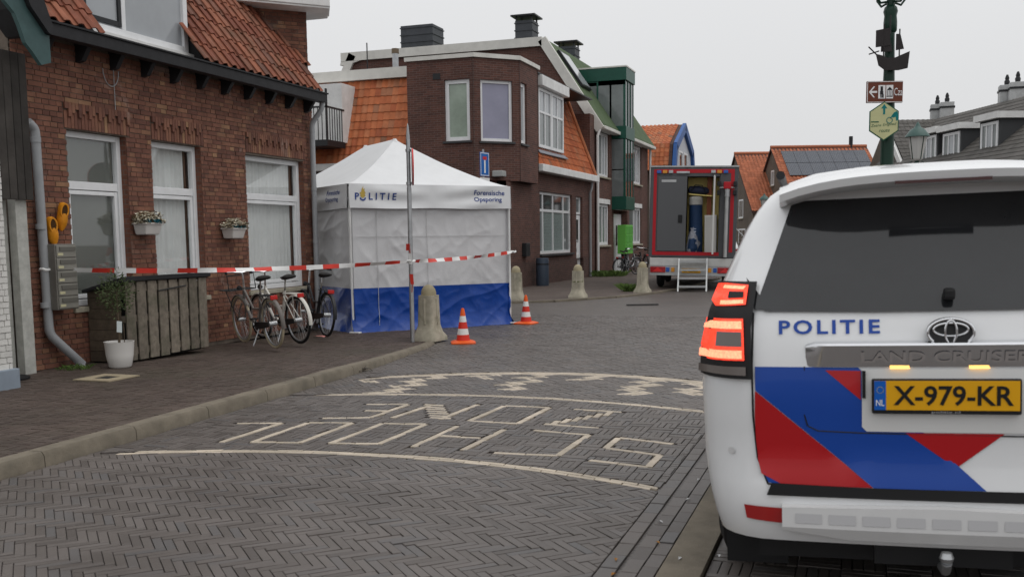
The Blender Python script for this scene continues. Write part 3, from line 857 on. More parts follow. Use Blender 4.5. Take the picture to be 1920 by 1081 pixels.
# ---- wooden clogs
def clog(y, z, tilt, label):
    t = thing('wooden_clog', label, 'clog', (HX + .03, y, z), (0, 0, 0), 'clogs hung on the brick wall')
    t.rotation_euler = (tilt, 0, R(-25)); t.scale = (1.2, 1.2, 1.2)
    m = mat('clog_yellow', (.62, .24, .012), .42, var=.12, scale=8)
    # lofted from heel (top) to the upturned toe (bottom); x stands off the wall
    rings = []
    for z, w, x0, x1 in ((.135, .012, .03, .055), (.125, .034, .012, .085), (.09, .045, .004, .1), (.03, .048, .0, .105), (-.03, .052, .0, .112), (-.08, .05, .004, .1), (-.115, .036, .018, .088), (-.14, .016, .045, .08), (-.15, .005, .062, .074)):
        rings.append([((x0 + x1) / 2 + (x1 - x0) / 2 * math.sin(a), w * math.cos(a), z) for a in [2 * math.pi * k / 14 for k in range(14)]])
    MB().loft(rings).build('shoe', m, t, smooth=True, angle=80)
    e = [(.1 + .004 * math.sin(a), .034 * math.cos(a), .05 + .066 * math.sin(a)) for a in [2 * math.pi * k / 18 for k in range(18)]]
    MB().tube(e, .011, 6, closed=True).build('rim', m, t, smooth=True)
    MB().prism(e, (.006, 0, 0)).build('opening', mat('clog_dark', (.06, .025, .005), .8), t)
c1_, c2_ = onX(100, 432, HX + .08), onX(119, 405, HX + .08)
clog(c1_.y, c1_.z, R(5), 'lower yellow wooden clog hung beside the drainpipe')
clog(c2_.y, c2_.z, R(-8), 'upper yellow wooden clog hung by the window frame')
# ---- flower boxes
def flower_box(y, z, label):
    t = thing('flower_box', label, 'flower box', (HX + .02, y, z), (0, 0, 0), 'white flower boxes on the brick wall'); t.scale = (.9, .85, .95)
    m = mat('planter_white', (.6, .57, .54), .5, var=.06)
    b, tp = (.02, .2, -.16, .16), (.01, .24, -.2, .2)
    MB().hexa([(b[0], b[2], 0), (b[1], b[2], 0), (b[1], b[3], 0), (b[0], b[3], 0), (tp[0], tp[2], .15), (tp[1], tp[2], .15), (tp[1], tp[3], .15), (tp[0], tp[3], .15)]).build('trough', m, t, bevel=.02)
    mb = MB(); mb.box(.005, .255, -.215, -.19, .14, .165); mb.box(.005, .255, .19, .215, .14, .165); mb.box(.23, .255, -.19, .19, .142, .163)
    mb.build('rim', m, t, bevel=.008)
    for nm, mm, n, sz in (('white_flowers', mat('petal', (.66, .62, .5), .7, rv=.25), 230, .034), ('dry_leaves', mat('dryleaf', (.2, .15, .09), .8, rv=.4), 110, .04), ('teal_flowers', mat('teal_flower', (.015, .13, .17), .6, rv=.3), 40, .04)):
        mb = MB()
        for k in range(n):
            c = Vector((rnd.uniform(.02, .26), rnd.uniform(-.25, .25), 0)); c.z = .15 + rnd.uniform(0, .17) * (1 - (c.y / .3) ** 2)
            if nm == 'teal_flowers': c = Vector((rnd.uniform(.16, .27), rnd.choice((-.12, .1, .03)) + rnd.uniform(-.06, .06), rnd.uniform(.16, .2)))
            for j in range(5):
                a = rnd.random() * 6.28; d = Vector((math.cos(a), math.sin(a), rnd.uniform(-.3, .7))).normalized() * sz; s = d.cross(Vector((rnd.uniform(-1, 1), rnd.uniform(-1, 1), 1))).normalized() * sz * .3
                mb.add([c, c + d * .5 + s, c + d, c + d * .5 - s], [(0, 1, 2, 3)])
        mb.build(nm, mm, t, kind='stuff')
f1_, f2_ = onX(277, 440, HX + .12), onX(438, 447, HX + .12)
flower_box(f1_.y, f1_.z, 'white flower box with cream flowers between the two narrow windows')
flower_box(f2_.y, f2_.z, 'white flower box with cream and teal flowers beside the wide curtained window')
# ---- wooden bin store
bx = thing('bin_store', 'weathered wooden bin store with plank doors and black felt lid', 'shed', (HX + .3, 10.6, .1), worldc=True)
BX0, BX1, BY0, BY1 = HX + .03, -8.4, 9.8, 11.42
FB = Frame((BX1, 0, 0), (0, 1, 0), (1, 0, 0))
n = 8
for k in range(n):                                   # boards nailed alternately in front of and behind the rails
    c = BY0 + .1 + k * (BY1 - BY0 - .2) / (n - 1)
    MB().fbox(FB, c - .081, c + .081, .0, .022, .12 + (.02 if k > 3 else 0) + rnd.uniform(0, .012), 1.09).build('plank', MATS['weathered_wood'], bx, bevel=.004)
    if k < n - 1: MB().fbox(FB, c + .06, c + (BY1 - BY0 - .2) / (n - 1) - .06, -.085, -.061, .15, 1.07).build('back_plank', MATS['weathered_wood'], bx)
mb = MB()
for a, b in ((BY0 + .02, (BY0 + BY1) / 2 - .01), ((BY0 + BY1) / 2 + .01, BY1 - .02)):
    for z in (.2, .6, .97): mb.fbox(FB, a, b, -.06, -.001, z, z + .08)
mb.build('door_rails', MATS['weathered_wood'], bx)
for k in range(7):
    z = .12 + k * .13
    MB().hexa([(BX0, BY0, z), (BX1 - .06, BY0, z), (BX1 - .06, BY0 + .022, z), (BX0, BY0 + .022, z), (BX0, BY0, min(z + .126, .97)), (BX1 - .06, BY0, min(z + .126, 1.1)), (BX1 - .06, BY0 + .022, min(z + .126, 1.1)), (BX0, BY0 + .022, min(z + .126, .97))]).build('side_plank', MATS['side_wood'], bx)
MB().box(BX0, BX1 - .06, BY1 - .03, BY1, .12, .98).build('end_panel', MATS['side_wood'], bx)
MB().box(BX0 + .02, BX1 - .1, BY0 + .03, BY1 - .04, .11, .95).build('dark_inside', MATS['room_dark'], bx)
MB().hexa([(BX0 - .03, BY0 - .06, .96), (BX1 + .05, BY0 - .06, 1.1), (BX1 + .05, BY1 + .05, 1.1), (BX0 - .03, BY1 + .05, .96), (BX0 - .03, BY0 - .06, 1.0), (BX1 + .05, BY0 - .06, 1.16), (BX1 + .05, BY1 + .05, 1.16), (BX0 - .03, BY1 + .05, 1.0)]).build('lid', mat('felt', (.022, .022, .024), .85, var=.2, bump=.3, bscale=120), bx, bevel=.008)
MB().tube([(BX1 + .035, BY0 + .6, .96), (BX1 + .035, BY0 + 1.15, 1.0)], .008, 6).build('bolt_rod', MATS['dark_metal'], bx, smooth=True)
# ---- olive in a white pot
op = onground(217, 690, .1)
t = thing('potted_olive', 'small round olive tree in a white pot by the bin store', 'potted plant', (op.x, op.y + .08, .1))
MB().lathe([(.11, 0), (.13, .02), (.155, .15), (.168, .3), (.172, .31), (.16, .31), (.15, .26), (.0, .25)], 24).build('pot', mat('pot_white', (.68, .66, .63), .4), t, smooth=True, angle=50)
MB().lathe([(.0, .262), (.15, .262), (.0, .27)], 16).build('soil', mat('soil', (.03, .022, .016), .95), t)
MB().tube([(0, 0, .25), (.01, 0, .45), (-.01, .01, .7), (0, 0, .9)], [.016, .014, .012, .008], 7).build('trunk', mat('bark', (.1, .075, .05), .9, bump=.4), t, smooth=True)
MB().tube([(.06, .02, .25), (.06, .02, .52)], .006, 5).build('stake', MATS['side_wood'], t)
mb = MB()
for k in range(900):
    d = Vector((rnd.gauss(0, 1), rnd.gauss(0, 1), rnd.gauss(0, 1))).normalized() * (rnd.random() ** .45)
    c = Vector((d.x * .2, d.y * .2, .86 + d.z * .25)) + Vector((rnd.uniform(-.03, .03), rnd.uniform(-.03, .03), rnd.uniform(-.05, .06)))
    a = Vector((d.x + rnd.uniform(-.7, .7), d.y + rnd.uniform(-.7, .7), d.z * .5 + rnd.uniform(-.3, .8))).normalized() * rnd.uniform(.03, .055); s = a.cross(Vector((rnd.uniform(-1, 1), rnd.uniform(-1, 1), rnd.uniform(-1, 1)))).normalized() * .006
    mb.add([c - s * .3, c + a * .5 + s, c + a, c + a * .5 - s], [(0, 1, 2, 3)])
mb.build('crown', MATS['leaf'], t, kind='stuff')
MB().add([(.06, -.09, .56), (.1, -.05, .55), (.1, -.06, .42), (.06, -.1, .43)], [(0, 1, 2, 3)]).build('plant_tag', mat('tag_card', (.55, .6, .6), .6), t)
# ---- drain cover and door mat
dc = onground(200, 709, .1)
o = thing('drain_cover', 'square stone drain cover with dark iron grate in the pavement', 'drain cover', (dc.x, dc.y, .102))
mb = MB(); mb.box(-.24, .24, -.24, -.1, 0, .012); mb.box(-.24, .24, .1, .24, 0, .012); mb.box(-.24, -.1, -.1, .1, 0, .012); mb.box(.1, .24, -.1, .1, 0, .012)
mb.build('frame', mat('stone_pale', (.3, .25, .17), .85, var=.15), o)
MB().box(-.1, .1, -.1, .1, 0, .008).build('grate', mat('iron', (.05, .048, .045), .6, metal=.5), o)
dmt = onground(45, 712, .1)
MB().prism([(dmt.x - .3 + .32 * math.sin(a) * 1.0, dmt.y + .3 * math.cos(a) - .05, .103) for a in [math.pi * k / 12 for k in range(13)]], (0, 0, .018)).build('door_mat', mat('mat_black', (.012, .012, .013), .95, bump=.5, bscale=200), None, label='black half-round door mat on the pavement by the white wall', cat='door mat')
# ---- weeds at the foot of the pipe, small litter
def tuft(name, c, r, h, n, label):
    mb = MB()
    for k in range(n):
        a = rnd.random() * 6.28; q = r * math.sqrt(rnd.random()); p = Vector((c[0] + q * math.cos(a), c[1] + q * math.sin(a), c[2])); d = Vector((rnd.uniform(-.6, .6), rnd.uniform(-.6, .6), 1)) * h * rnd.uniform(.4, 1); s = Vector((math.cos(a + 1), math.sin(a + 1), 0)) * .004
        mb.add([p - s, p + s, p + d * .6 + s * .7 + Vector((0, 0, 0)), p + d + Vector((d.x, d.y, -.15 * h))], [(0, 1, 2, 3)])
    return mb.build(name, MATS['grass'], None, label=label, cat='weeds')
p = onground(145, 690, .1); tuft('weed_tuft', (p.x, p.y - .05, .1), .2, .07, 110, 'green weeds growing at the foot of the slanted drainpipe')

# ---------------------------------------------------------------- white house at the left edge
wh = thing('white_house', 'white painted brick house with blue-grey plinth and teal bargeboard', 'house', (-8.2, 6.5, .1), worldc=True)
WX = -8.17
FW = Frame((WX, 0, 0), (0, 1, 0), (1, 0, 0))
wb = MB(); wb.box(WX - 4, WX - .012, 2, 7.86, 0, 2.6); wbo = wb.build('wall', MATS['white_masonry'], wh)
mbj = MB(); k = 0
for (a, b, c, d, full) in courses(FW, 5.4, 7.86, .3, 2.6, []):
    if a > 7.2 and full and k < 120:
        m0 = MB().fbox(FW, a, b, -.02, rnd.uniform(0, .008), c, d).build('brick', MATS['white_masonry'], wbo); k += 1
    else: mbj.fbox(FW, a, b, -.02, rnd.uniform(0, .008), c, d)
mbj.build('wall_bricks', MATS['white_masonry'], wbo, kind='stuff')
MB().box(WX - 3, WX + .05, 2, 7.9, .0, .3).build('plinth', mat('plinth_blue', (.23, .27, .32), .6, var=.1), wh, bevel=.01)
for k in range(9):
    MB().box(WX - .62 + k * .078 * 0, WX - .6, 7.9 + k * .11, 8.0 + k * .11, 2.05, 3.65).build('cladding_board', mat('boards', (.045, .04, .036), .85, rv=.3, var=.3, bump=.3), wh, bevel=.006)
p0 = onground(40, 690, .1)
MB().box(HX + .03, HX + .14, 8.67, 8.83, .1, 2.1).build('door_post', mat('old_white', (.42, .42, .39), .6, var=.2, scale=9), wh, bevel=.008)
MB().box(HX - .1, HX + .02, 7.9, 8.66, .1, 2.05).build('door_panel', MATS['old_white'] if 'old_white' in MATS else MATS['white_paint'], wh)
# teal bargeboard with its black roof edge
BXP = HX + .62
pts = [(-6, -60), (34, -40), (58, 20), (92, 62), (96, 118), (78, 122), (62, 98), (48, 80), (38, 50), (28, 25), (0, -10)]
MB().prism([onX(x, y, BXP) for x, y in pts], (-.05, 0, 0)).build('bargeboard', MATS['teal_paint'], wh)
pts = [(30, -60), (62, -60), (104, 62), (98, 66), (92, 62), (58, 12)]
MB().prism([onX(x, y, BXP + .06) for x, y in pts], (-.6, 0, 0)).build('roof_edge', MATS['black_wood'], wh)
# ---------------------------------------------------------------- police tent at the corner
tent = thing('police_tent', 'white and blue pop-up police tent closed all round', 'tent', (-8.0, 16.5, 0), worldc=True)
tFL, tFR = Vector((-8.05, 14.87, 0)), Vector((-6.05, 17.25, 0))
tu = (tFR - tFL).normalized(); TW = (tFR - tFL).length; tv = Vector((-tu.y, tu.x, 0)); TD = 4.5
def tent_p(u, v, z): return tFL + tu * u + tv * v + Vector((0, 0, z))
m_cloth = mat('tent_white', (.66, .67, .68), .55, var=.04, scale=3)
m_wall = mat('tent_wall', (.56, .56, .57), .42, var=.03, scale=2.5, bump=.2, bscale=30)
m_blue = mat('tent_blue', (.003, .046, .27), .3, spec=.35, var=.12, scale=4, bump=.25, bscale=25)
m_ink = mat('tent_ink', (.02, .05, .22), .6)
m_gold = mat('tent_gold', (.5, .36, .08), .5)
ZE, ZA = 2.5, 3.42
cor = [(0, 0), (TW, 0), (TW, TD), (0, TD)]; ap = [(TW / 2, 1.55), (TW / 2, TD - 1.55)]
def roof_face(name, e0, e1, a0, a1):
    n = 14; g = []
    for i in range(n + 1):
        t = i / n; row = []
        for j in range(n + 1):
            s = j / n
            eu, ev = e0[0] + (e1[0] - e0[0]) * s, e0[1] + (e1[1] - e0[1]) * s; au, av = a0[0] + (a1[0] - a0[0]) * s, a0[1] + (a1[1] - a0[1]) * s
            edge = 4 * s * (1 - s)
            z = ZE + (ZA - ZE) * (t ** 1.28) - .03 * edge * math.sin(math.pi * t) - .025 * edge * (1 - t) ** 4
            u, v = eu + (au - eu) * t, ev + (av - ev) * t
            row.append(tent_p(u, v, z + .006 * noise.noise(Vector((u * 3, v * 3, 1)))))
        g.append(row)
    MB().sheet(g).build('roof_panel', m_cloth, tent, smooth=True, angle=80)
roof_face('f', cor[0], cor[1], ap[0], ap[0]); roof_face('r', cor[1], cor[2], ap[0], ap[1]); roof_face('b', cor[2], cor[3], ap[1], ap[1]); roof_face('l', cor[3], cor[0], ap[1], ap[0])
def side(a, b, flip):
    """valance, white wall and blue skirt of one side, with creases and folds"""
    Lu = math.hypot(b[0] - a[0], b[1] - a[1]); du = ((b[0] - a[0]) / Lu, (b[1] - a[1]) / Lu); nn = (du[1], -du[0])
    def P(s, d, z): return tent_p(a[0] + du[0] * s + nn[0] * d, a[1] + du[1] * s + nn[1] * d, z)
    N = 130
    def ridge(x, y, k): return (1 - min(1, abs(noise.noise(Vector((x, y, k))) * 1.9))) ** 3
    def fold(s, z, amp):
        k = a[0] * 1.3 + a[1] + 3
        return amp * (.55 * noise.noise(Vector((s * 1.1 + z * .6, z * 1.3 - s * .5, k))) + .42 * ridge(s * 1.5 + z * 1.2, z * .9 - s * .55, k + 5) + .34 * ridge(s * 1.6 - z * 1.9, z * .8 + s * .6, k + 9) + .16 * ridge(s * 4 + z * 1.5, z * 3.2 - s, k + 2))
    zs = [2.1 + .4 * k / 8 for k in range(9)]
    def va(s, z): 
        k = (z - 2.1) / .4; c = min(1, 6 * min(s, Lu - s) / Lu)
        return .02 + .016 * (1 - k) + (.022 * math.sin(9 * k + 2.2 * math.sin(s * 1.3)) * c * abs(math.sin(math.pi * s / Lu * 2)) if True else 0)
    MB().sheet([[P(Lu * i / N, va(Lu * i / N, z), z + (-.012 * math.sin(math.pi * 2 * i / N) ** 2 if z < 2.2 else 0)) for i in range(N + 1)] for z in zs]).build('valance', m_cloth, tent, smooth=True, angle=80)
    zs = [.75 + 1.36 * k / 60 for k in range(61)]
    MB().sheet([[P(Lu * i / N, -.05 + fold(Lu * i / N, z, .038) * min(1, 8 * min(i, N - i) / N), z) for i in range(N + 1)] for z in zs]).build('side_wall', m_wall, tent, smooth=True, angle=80)
    zs = [.004 + .75 * k / 44 for k in range(45)]
    def sk(s, z): 
        k = max(0, 1 - z / .32); return -.05 + fold(s, z, .05) + .1 * k * k + .03 * k * math.sin(s * 7 + 1.5 * math.sin(s * 2.3))
    MB().sheet([[P(Lu * i / N, sk(Lu * i / N, z), z) for i in range(N + 1)] for z in zs]).build('blue_skirt', m_blue, tent, smooth=True, angle=80)
    mb = MB()
    for s in (.5, Lu * .5 - .12): mb.tube([P(s, -.03 + fold(s, z, .038), z) for z in [.05 + k * .2 for k in range(11)]], .005, 5)
    mb.tube([P(Lu * i / 30, -.034 + fold(Lu * i / 30, 1.62, .038), 1.62) for i in range(1, 30)], .004, 4)
    mb.build('seam', mat('seam_grey', (.5, .5, .5), .6), tent)
    return P, va
PF, vf = side(cor[0], cor[1], 1)
side(cor[1], cor[2], 1); side(cor[2], cor[3], 1)
PL_, vl = side(cor[3], cor[0], 1)
for c in cor:
    MB().tube([tent_p(c[0] + (.03 if c[0] == 0 else -.0), c[1] + (.04 if c[1] == 0 else -.04), z) for z in (0, 2.45)], .025, 8).build('leg', MATS['white_paint'], tent, smooth=True)
    p = tent_p(c[0] + (.03 if c[0] == 0 else .02), c[1] - .06 if c[1] == 0 else c[1] + .06, 0)
    MB().box(p.x - .09, p.x + .09, p.y - .05, p.y + .05, .01, .035).build('foot_plate', MATS['white_paint'], tent, bevel=.006)
for a in ap:
    MB().tube([tent_p(a[0], a[1], ZA - .05), tent_p(a[0], a[1], ZA + .012)], [.07, .03], 10).build('peak_cap', m_cloth, tent, smooth=True)
fl = lambda off, z0: (lambda x, y: PF(off + x, vf(off + x, z0 + y) + .008, z0 + y))
lettering('lettering', 'P', fl(.1, 2.235), m_ink, tent, .115, bold=.02)
lettering('lettering', 'L I T I E', fl(.35, 2.235), m_ink, tent, .115, .5, bold=.02)
MB().add([fl(.24, 2.235)(.062 * math.sin(a) * k, .045 - .062 * math.cos(a) * k) for a in [-1.35 + 2.7 * i / 12 for i in range(13)] for k in (1, .58)], [(2 * i, 2 * i + 2, 2 * i + 3, 2 * i + 1) for i in range(12)]).build('emblem_arc', m_ink, tent)
MB().add([fl(.24, 2.235)(x, y) for x, y in ((0, .03), (.05, .06), (.03, .1), (.055, .1), (.03, .15), (.035, .19), (.01, .17), (.012, .23), (-.015, .18), (-.03, .13), (-.06, .11), (-.035, .09), (-.05, .06))], [list(range(13))]).build('emblem_flame', m_gold, tent)
lettering('lettering', 'Forensische', fl(2.36, 2.335), m_ink, tent, .085, .62, bold=.012)
lettering('lettering', 'Opsporing', fl(2.36, 2.2), m_ink, tent, .1, .56, bold=.012)
ll = lambda off, z0: (lambda x, y: PL_(off + x, vl(off + x, z0 + y) + .008, z0 + y))
lettering('lettering', 'Forensische', ll(TD - .95, 2.335), m_ink, tent, .085, .62, bold=.012)
lettering('lettering', 'Opsporing', ll(TD - .95, 2.2), m_ink, tent, .1, .56, bold=.012)
# ---------------------------------------------------------------- sign pole, tape, bollards, cones
pp = Vector((-6.35, 13.6, .03))
pole = thing('sign_pole', 'galvanised sign pole with a red-edged sign seen edge-on', 'sign pole', pp)
MB().tube([(0, 0, 0), (0, 0, 2.3)], .034, 14).build('pole', MATS['steel'], pole, smooth=True)
MB().tube([(0, 0, 2.3), (0, 0, 3.0)], .03, 14).build('upper_pole', MATS['steel'], pole, smooth=True)
MB().lathe([(.03, 2.98), (.026, 3.05), (.012, 3.2), (.0, 3.24)], 10).build('pole_tip', mat('lead', (.35, .36, .37), .6), pole, smooth=True)
sd = Vector((math.cos(R(116.5)), math.sin(R(116.5)), 0))        # the sign's plane lies along the line of sight
for z in (2.36, 2.84): MB().tube([(0, 0, z - .02), (0, 0, z + .02)], .042, 12).build('clamp', MATS['steel'], pole, smooth=True)
c0 = Vector((.055, -.005, 2.6)); n_ = Vector((sd.y, -sd.x, 0))
def sign_disc(r0, r1, off, m, name):
    ring = [c0 + sd * math.cos(a) * r0 + Vector((0, 0, 1)) * math.sin(a) * r0 + n_ * off for a in [2 * math.pi * k / 32 for k in range(32)]]
    return MB().prism(ring, n_ * r1).build(name, m, pole)
m_red = mat('sign_red', (.55, .03, .025), .4)
sign_disc(.27, .022, 0, m_red, 'sign_plate'); sign_disc(.19, .002, .0225, mat('sign_white', (.75, .75, .75), .4), 'sign_face'); sign_disc(.265, -.002, 0, MATS['steel'], 'sign_back')
m_tr, m_tw = mat('tape_red', (.62, .05, .035), .4, var=.1), mat('tape_white', (.75, .75, .74), .4, var=.08)
def tape(a, b, sag, label, flip=0.0, tails=(), hgt=.062, seg=.26):
    a, b = Vector(a), Vector(b); Lt = (b - a).length; n = int(Lt / .065); mb = MB(); d = (b - a).normalized(); h = Vector((0, 0, 1)); q = d.cross(h)
    pts = []
    for i in range(n + 1):
        t = i / n; p = a + (b - a) * t - h * sag * 4 * t * (1 - t)
        tw = .5 * math.sin(t * 9 + flip) + .3 * math.sin(t * 23); e = min(1, 12 * min(t, 1 - t) + .25)
        w = (h * math.cos(tw) + q * math.sin(tw)) * hgt / 2 * e
        pts.append((p - w, p + w))
    for i in range(n):
        k = int((i * Lt / n) / seg) % 2
        mb.add([pts[i][0], pts[i + 1][0], pts[i + 1][1], pts[i][1]], [(0, 1, 2, 3)], k)
    for t in tails:
        t = [Vector(p) for p in t]
        for i in range(len(t) - 1):
            s = q * .03 + d * .012 * (-1) ** i
            mb.add([t[i] - s, t[i] + s, t[i + 1] + s * .9, t[i + 1] - s * .9], [(0, 1, 2, 3)], (i // 2) % 2)
    # knots round the ends
    for e, r in ((a, .058), (b, .045)):
        mb.tube([e + Vector((math.cos(k) * r, math.sin(k) * r, .01 * math.sin(3 * k))) for k in [2 * math.pi * j / 10 for j in range(10)]], .018, 5, m=1, closed=True)
    return mb.build('barrier_tape', [m_tr, m_tw], None, label=label, cat='tape', group='red and white barrier tapes')
tA, tB = (HX + .09, 9.1, 1.27), (pp.x, pp.y, 1.24)
tape(tA, tB, .06, 'red and white barrier tape stretched from the drainpipe to the sign pole', tails=[[(pp.x - .03, pp.y - .03, 1.4), (pp.x - .02, pp.y - .05, 1.5), (pp.x + .02, pp.y - .06, 1.36), (pp.x + .03, pp.y - .06, 1.2), (pp.x + .03, pp.y - .06, 1.05), (pp.x + .05, pp.y - .07, .9), (pp.x + .04, pp.y - .07, .78)]])
tC = tent_p(TW + .03, -.05, 1.32)
tape(tB, tC, .03, 'red and white barrier tape from the sign pole to the tent corner', 2.0)
def bollard(x, y, z, label, moss=False):
    t = thing('stone_bollard', label, 'bollard', (x, y, z), (0, 0, R(rnd.uniform(-8, 8))), 'concrete bollards along the corner')
    pr = [(.22, 0), (.215, .06), (.17, .13), (.145, .24), (.138, .45), (.132, .68), (.133, .69)]
    MB().lathe(pr, 32, sq=[8, 8, 5, 3, 3, 3, 3]).build('shaft', MATS['concrete_pale'], t, smooth=True, angle=50)
    MB().lathe([(.117, .69), (.115, .74), (.1, .79), (.07, .83), (.03, .85), (.001, .853)], 24).build('dome', mat('dome_concrete', (.3, .26, .17), .85, var=.2, bump=.3, bscale=80), t, smooth=True)
    for k in range(4):
        a = math.pi / 2 * k
        MB().tube([(math.cos(a) * .142, math.sin(a) * .142, .26), (math.cos(a) * .135, math.sin(a) * .135, .64)], .02, 8).build('rib', MATS['concrete_pale'], t, smooth=True)
    if moss: MB().lathe([(.14, .4), (.1395, .43)], 24, sq=[3, 3]).build('moss_band', mat('moss', (.1, .11, .04), .9), t)
bollard(-6.24, 13.98, .02, 'big concrete bollard right behind the sign pole by the tent')
bollard(-8.12, 23.55, .03, 'concrete bollard half hidden behind the right edge of the tent')
bollard(-6.85, 24.75, .03, 'concrete bollard with a mossy green band on the far pavement', True)
bollard(-5.7, 27.3, .03, 'concrete bollard standing by the rear of the grey truck')
m_or = mat('cone_orange', (.72, .1, .012), .45, var=.08); m_cw = mat('cone_white', (.72, .72, .7), .4, var=.1); m_crd = mat('cone_red', (.6, .035, .02), .45)
def cone(x, y, label, s=1.0):
    t = thing('traffic_cone', label, 'traffic cone', (x, y, .002), (0, 0, R(rnd.uniform(0, 90))), 'orange traffic cones'); t.scale = (s, s, s)
    MB().lathe([(.185, 0), (.185, .018), (.15, .035), (.12, .045)], 32, sq=[10, 10, 8, 2]).build('base', m_or, t, smooth=True, angle=40)
    rr = lambda z: .11 - .085 * z / .52
    for z0, z1, m, nm in ((.04, .13, m_crd, 'body_band'), (.13, .22, m_cw, 'white_band'), (.22, .32, m_crd, 'body_band'), (.32, .41, m_cw, 'white_band'), (.41, .5, m_or, 'tip')):
        MB().lathe([(rr(z0), z0), (rr(z1), z1)] + ([(.018, .525), (.001, .528)] if nm == 'tip' else []), 24).build(nm, m, t, smooth=True, angle=50)
cone(-5.63, 13.85, 'orange and white traffic cone on the road beside the sign pole')
cone(-5.78, 17.3, 'orange and white traffic cone at the right front corner of the tent')
p = onground(1389, 523); cone(p.x, p.y, 'traffic cone on the road beside the truck steps')
p = onground(1178, 546, .03); tuft('weed_tuft', (p.x, p.y, .03), .16, .3, 160, 'clump of green weeds between two bollards on the far pavement')
p = onground(815, 632, .02); tuft('weed_tuft', (p.x, p.y, .02), .12, .09, 70, 'small weeds at the foot of the big bollard')
# ---------------------------------------------------------------- bicycles
def bicycle(name, x, y, z, head, lean, frame_m, tyre_m, fender_m, label, carrier=False, group=None, white_rear=False, detail=True):
    t = thing(name, label, 'bicycle', (x, y, z), (lean, 0, head), group)
    Rw, WB = .345, 1.1
    for wx, nm in ((0, 'rear_wheel'), (WB, 'front_wheel')):
        c = Vector((wx, 0, Rw))
        ring = lambda r: [c + Vector((math.cos(a) * r, 0, math.sin(a) * r)) for a in [2 * math.pi * k / 36 for k in range(36)]]
        w = MB().tube(ring(Rw - .019), .019, 8, closed=True).build(nm, tyre_m, t, smooth=True)
        MB().tube(ring(Rw - .045), .011, 6, closed=True).build('rim', MATS['steel'], w, smooth=True)
        mb = MB()
        for k in range(28):
            a = 2 * math.pi * k / 28; b = a + (.5 if k % 2 else -.5); s = .03 * (-1) ** (k // 2)
            mb.tube([c + Vector((math.cos(b) * .025, s, math.sin(b) * .025)), c + Vector((math.cos(a) * (Rw - .05), 0, math.sin(a) * (Rw - .05)))], .0014, 3)
        mb.build('spokes', MATS['steel'], w, kind='stuff')
        MB().tube([c + Vector((0, -.055, 0)), c + Vector((0, .055, 0))], .024 if wx else .035, 10).build('hub', MATS['steel'], w, smooth=True)
        a0, a1 = (20, 195) if wx == 0 else (15, 150)
        g = [[c + Vector((math.cos(R(a)) * r, s, math.sin(R(a)) * r)) for s, r in ((-.03, Rw + .008), (-.02, Rw + .022), (.02, Rw + .022), (.03, Rw + .008))] for a in range(a0, a1 + 1, 8)]
        MB().sheet(g).build('mudguard', fender_m if not (white_rear and wx) else frame_m, t, smooth=True, angle=80)
    bb = Vector((.46, 0, .29)); st = Vector((.3, 0, .76)); hl, hh = Vector((.93, 0, .6)), Vector((.87, 0, .82))
    mb = MB(); mb.tube([bb, st], .019, 10); mb.tube([hl, hh], .021, 10)
    mb.tube([hl + Vector((-.005, 0, .03)), Vector((.72, 0, .36)), bb], .024, 10); mb.tube([hh + Vector((.0, 0, -.04)), Vector((.62, 0, .52)), Vector((.37, 0, .53))], .018, 10)
    for s in (-.05, .05):
        mb.tube([bb + Vector((0, s * .6, 0)), Vector((0, s, Rw))], .011, 8); mb.tube([st + Vector((.02, s * .4, -.08)), Vector((0, s, Rw))], .009, 8)
        mb.tube([hl + Vector((.01, s * .6, -.01)), Vector((1.0, s, .5)), Vector((WB, s, Rw))], .011, 8)
    mb.build('frame', frame_m, t, smooth=True, angle=70)
    MB().tube([st, Vector((.25, 0, .93))], .013, 8).build('seat_post', MATS['chrome'], t, smooth=True)
    rings = []
    for sx, w, h in ((.38, .012, .02), (.33, .03, .03), (.24, .075, .05), (.15, .105, .06), (.1, .1, .05), (.085, .06, .03)):
        rings.append([(sx, w * math.cos(a), .95 + h * .6 * math.sin(a) + (.02 if sx < .2 else 0)) for a in [2 * math.pi * k / 14 for k in range(14)]])
    MB().loft(rings).build('saddle', mat('saddle_black', (.015, .014, .013), .55), t, smooth=True, angle=80)
    hb = Vector((.845, 0, 1.02))
    MB().tube([hh, hb], .014, 8).build('stem', MATS['chrome'], t, smooth=True)
    br = [(.7, -.3, 1.05), (.8, -.27, 1.06), (.88, -.16, 1.05), (.87, 0, 1.03), (.88, .16, 1.05), (.8, .27, 1.06), (.7, .3, 1.05)]
    MB().tube(br, .012, 8).build('handlebar', MATS['chrome'], t, smooth=True)
    for s in (0, -1): MB().tube([Vector(br[s]) + Vector((-.01, 0, 0)), Vector(br[1 if s == 0 else -2]) + Vector((-.01, 0, 0))], .018, 8).build('grip', MATS['rubber'], t, smooth=True)
    mb = MB()
    for s in (-.06, .06): mb.tube([(.26, s, .73), (-.12, s, .73)], .007, 6); mb.tube([(-.02, s, .73), (0, s * .9, Rw)], .006, 6)
    for xx in (-.12, 0, .12, .25): mb.tube([(xx, -.06, .73), (xx, .06, .73)], .006, 6)
    mb.build('luggage_rack', MATS['dark_metal'] if not white_rear else frame_m, t, smooth=True)
    MB().box(-.155, -.125, -.05, .05, .68, .74).build('tail_light', mat('bike_red', (.5, .015, .012), .25), t, bevel=.01)
    MB().tube([(1.0, 0, .8), (1.05, 0, .8)], [.025, .04], 10).build('head_lamp', MATS['dark_metal'], t, smooth=True)
    MB().prism([(.0, .045, .32), (.02, .045, .375), (.45, .045, .35), (.52, .045, .29), (.45, .045, .235), (.04, .045, .3)], (0, .02, 0)).build('chain_case', MATS['dark_metal'], t, bevel=.006)
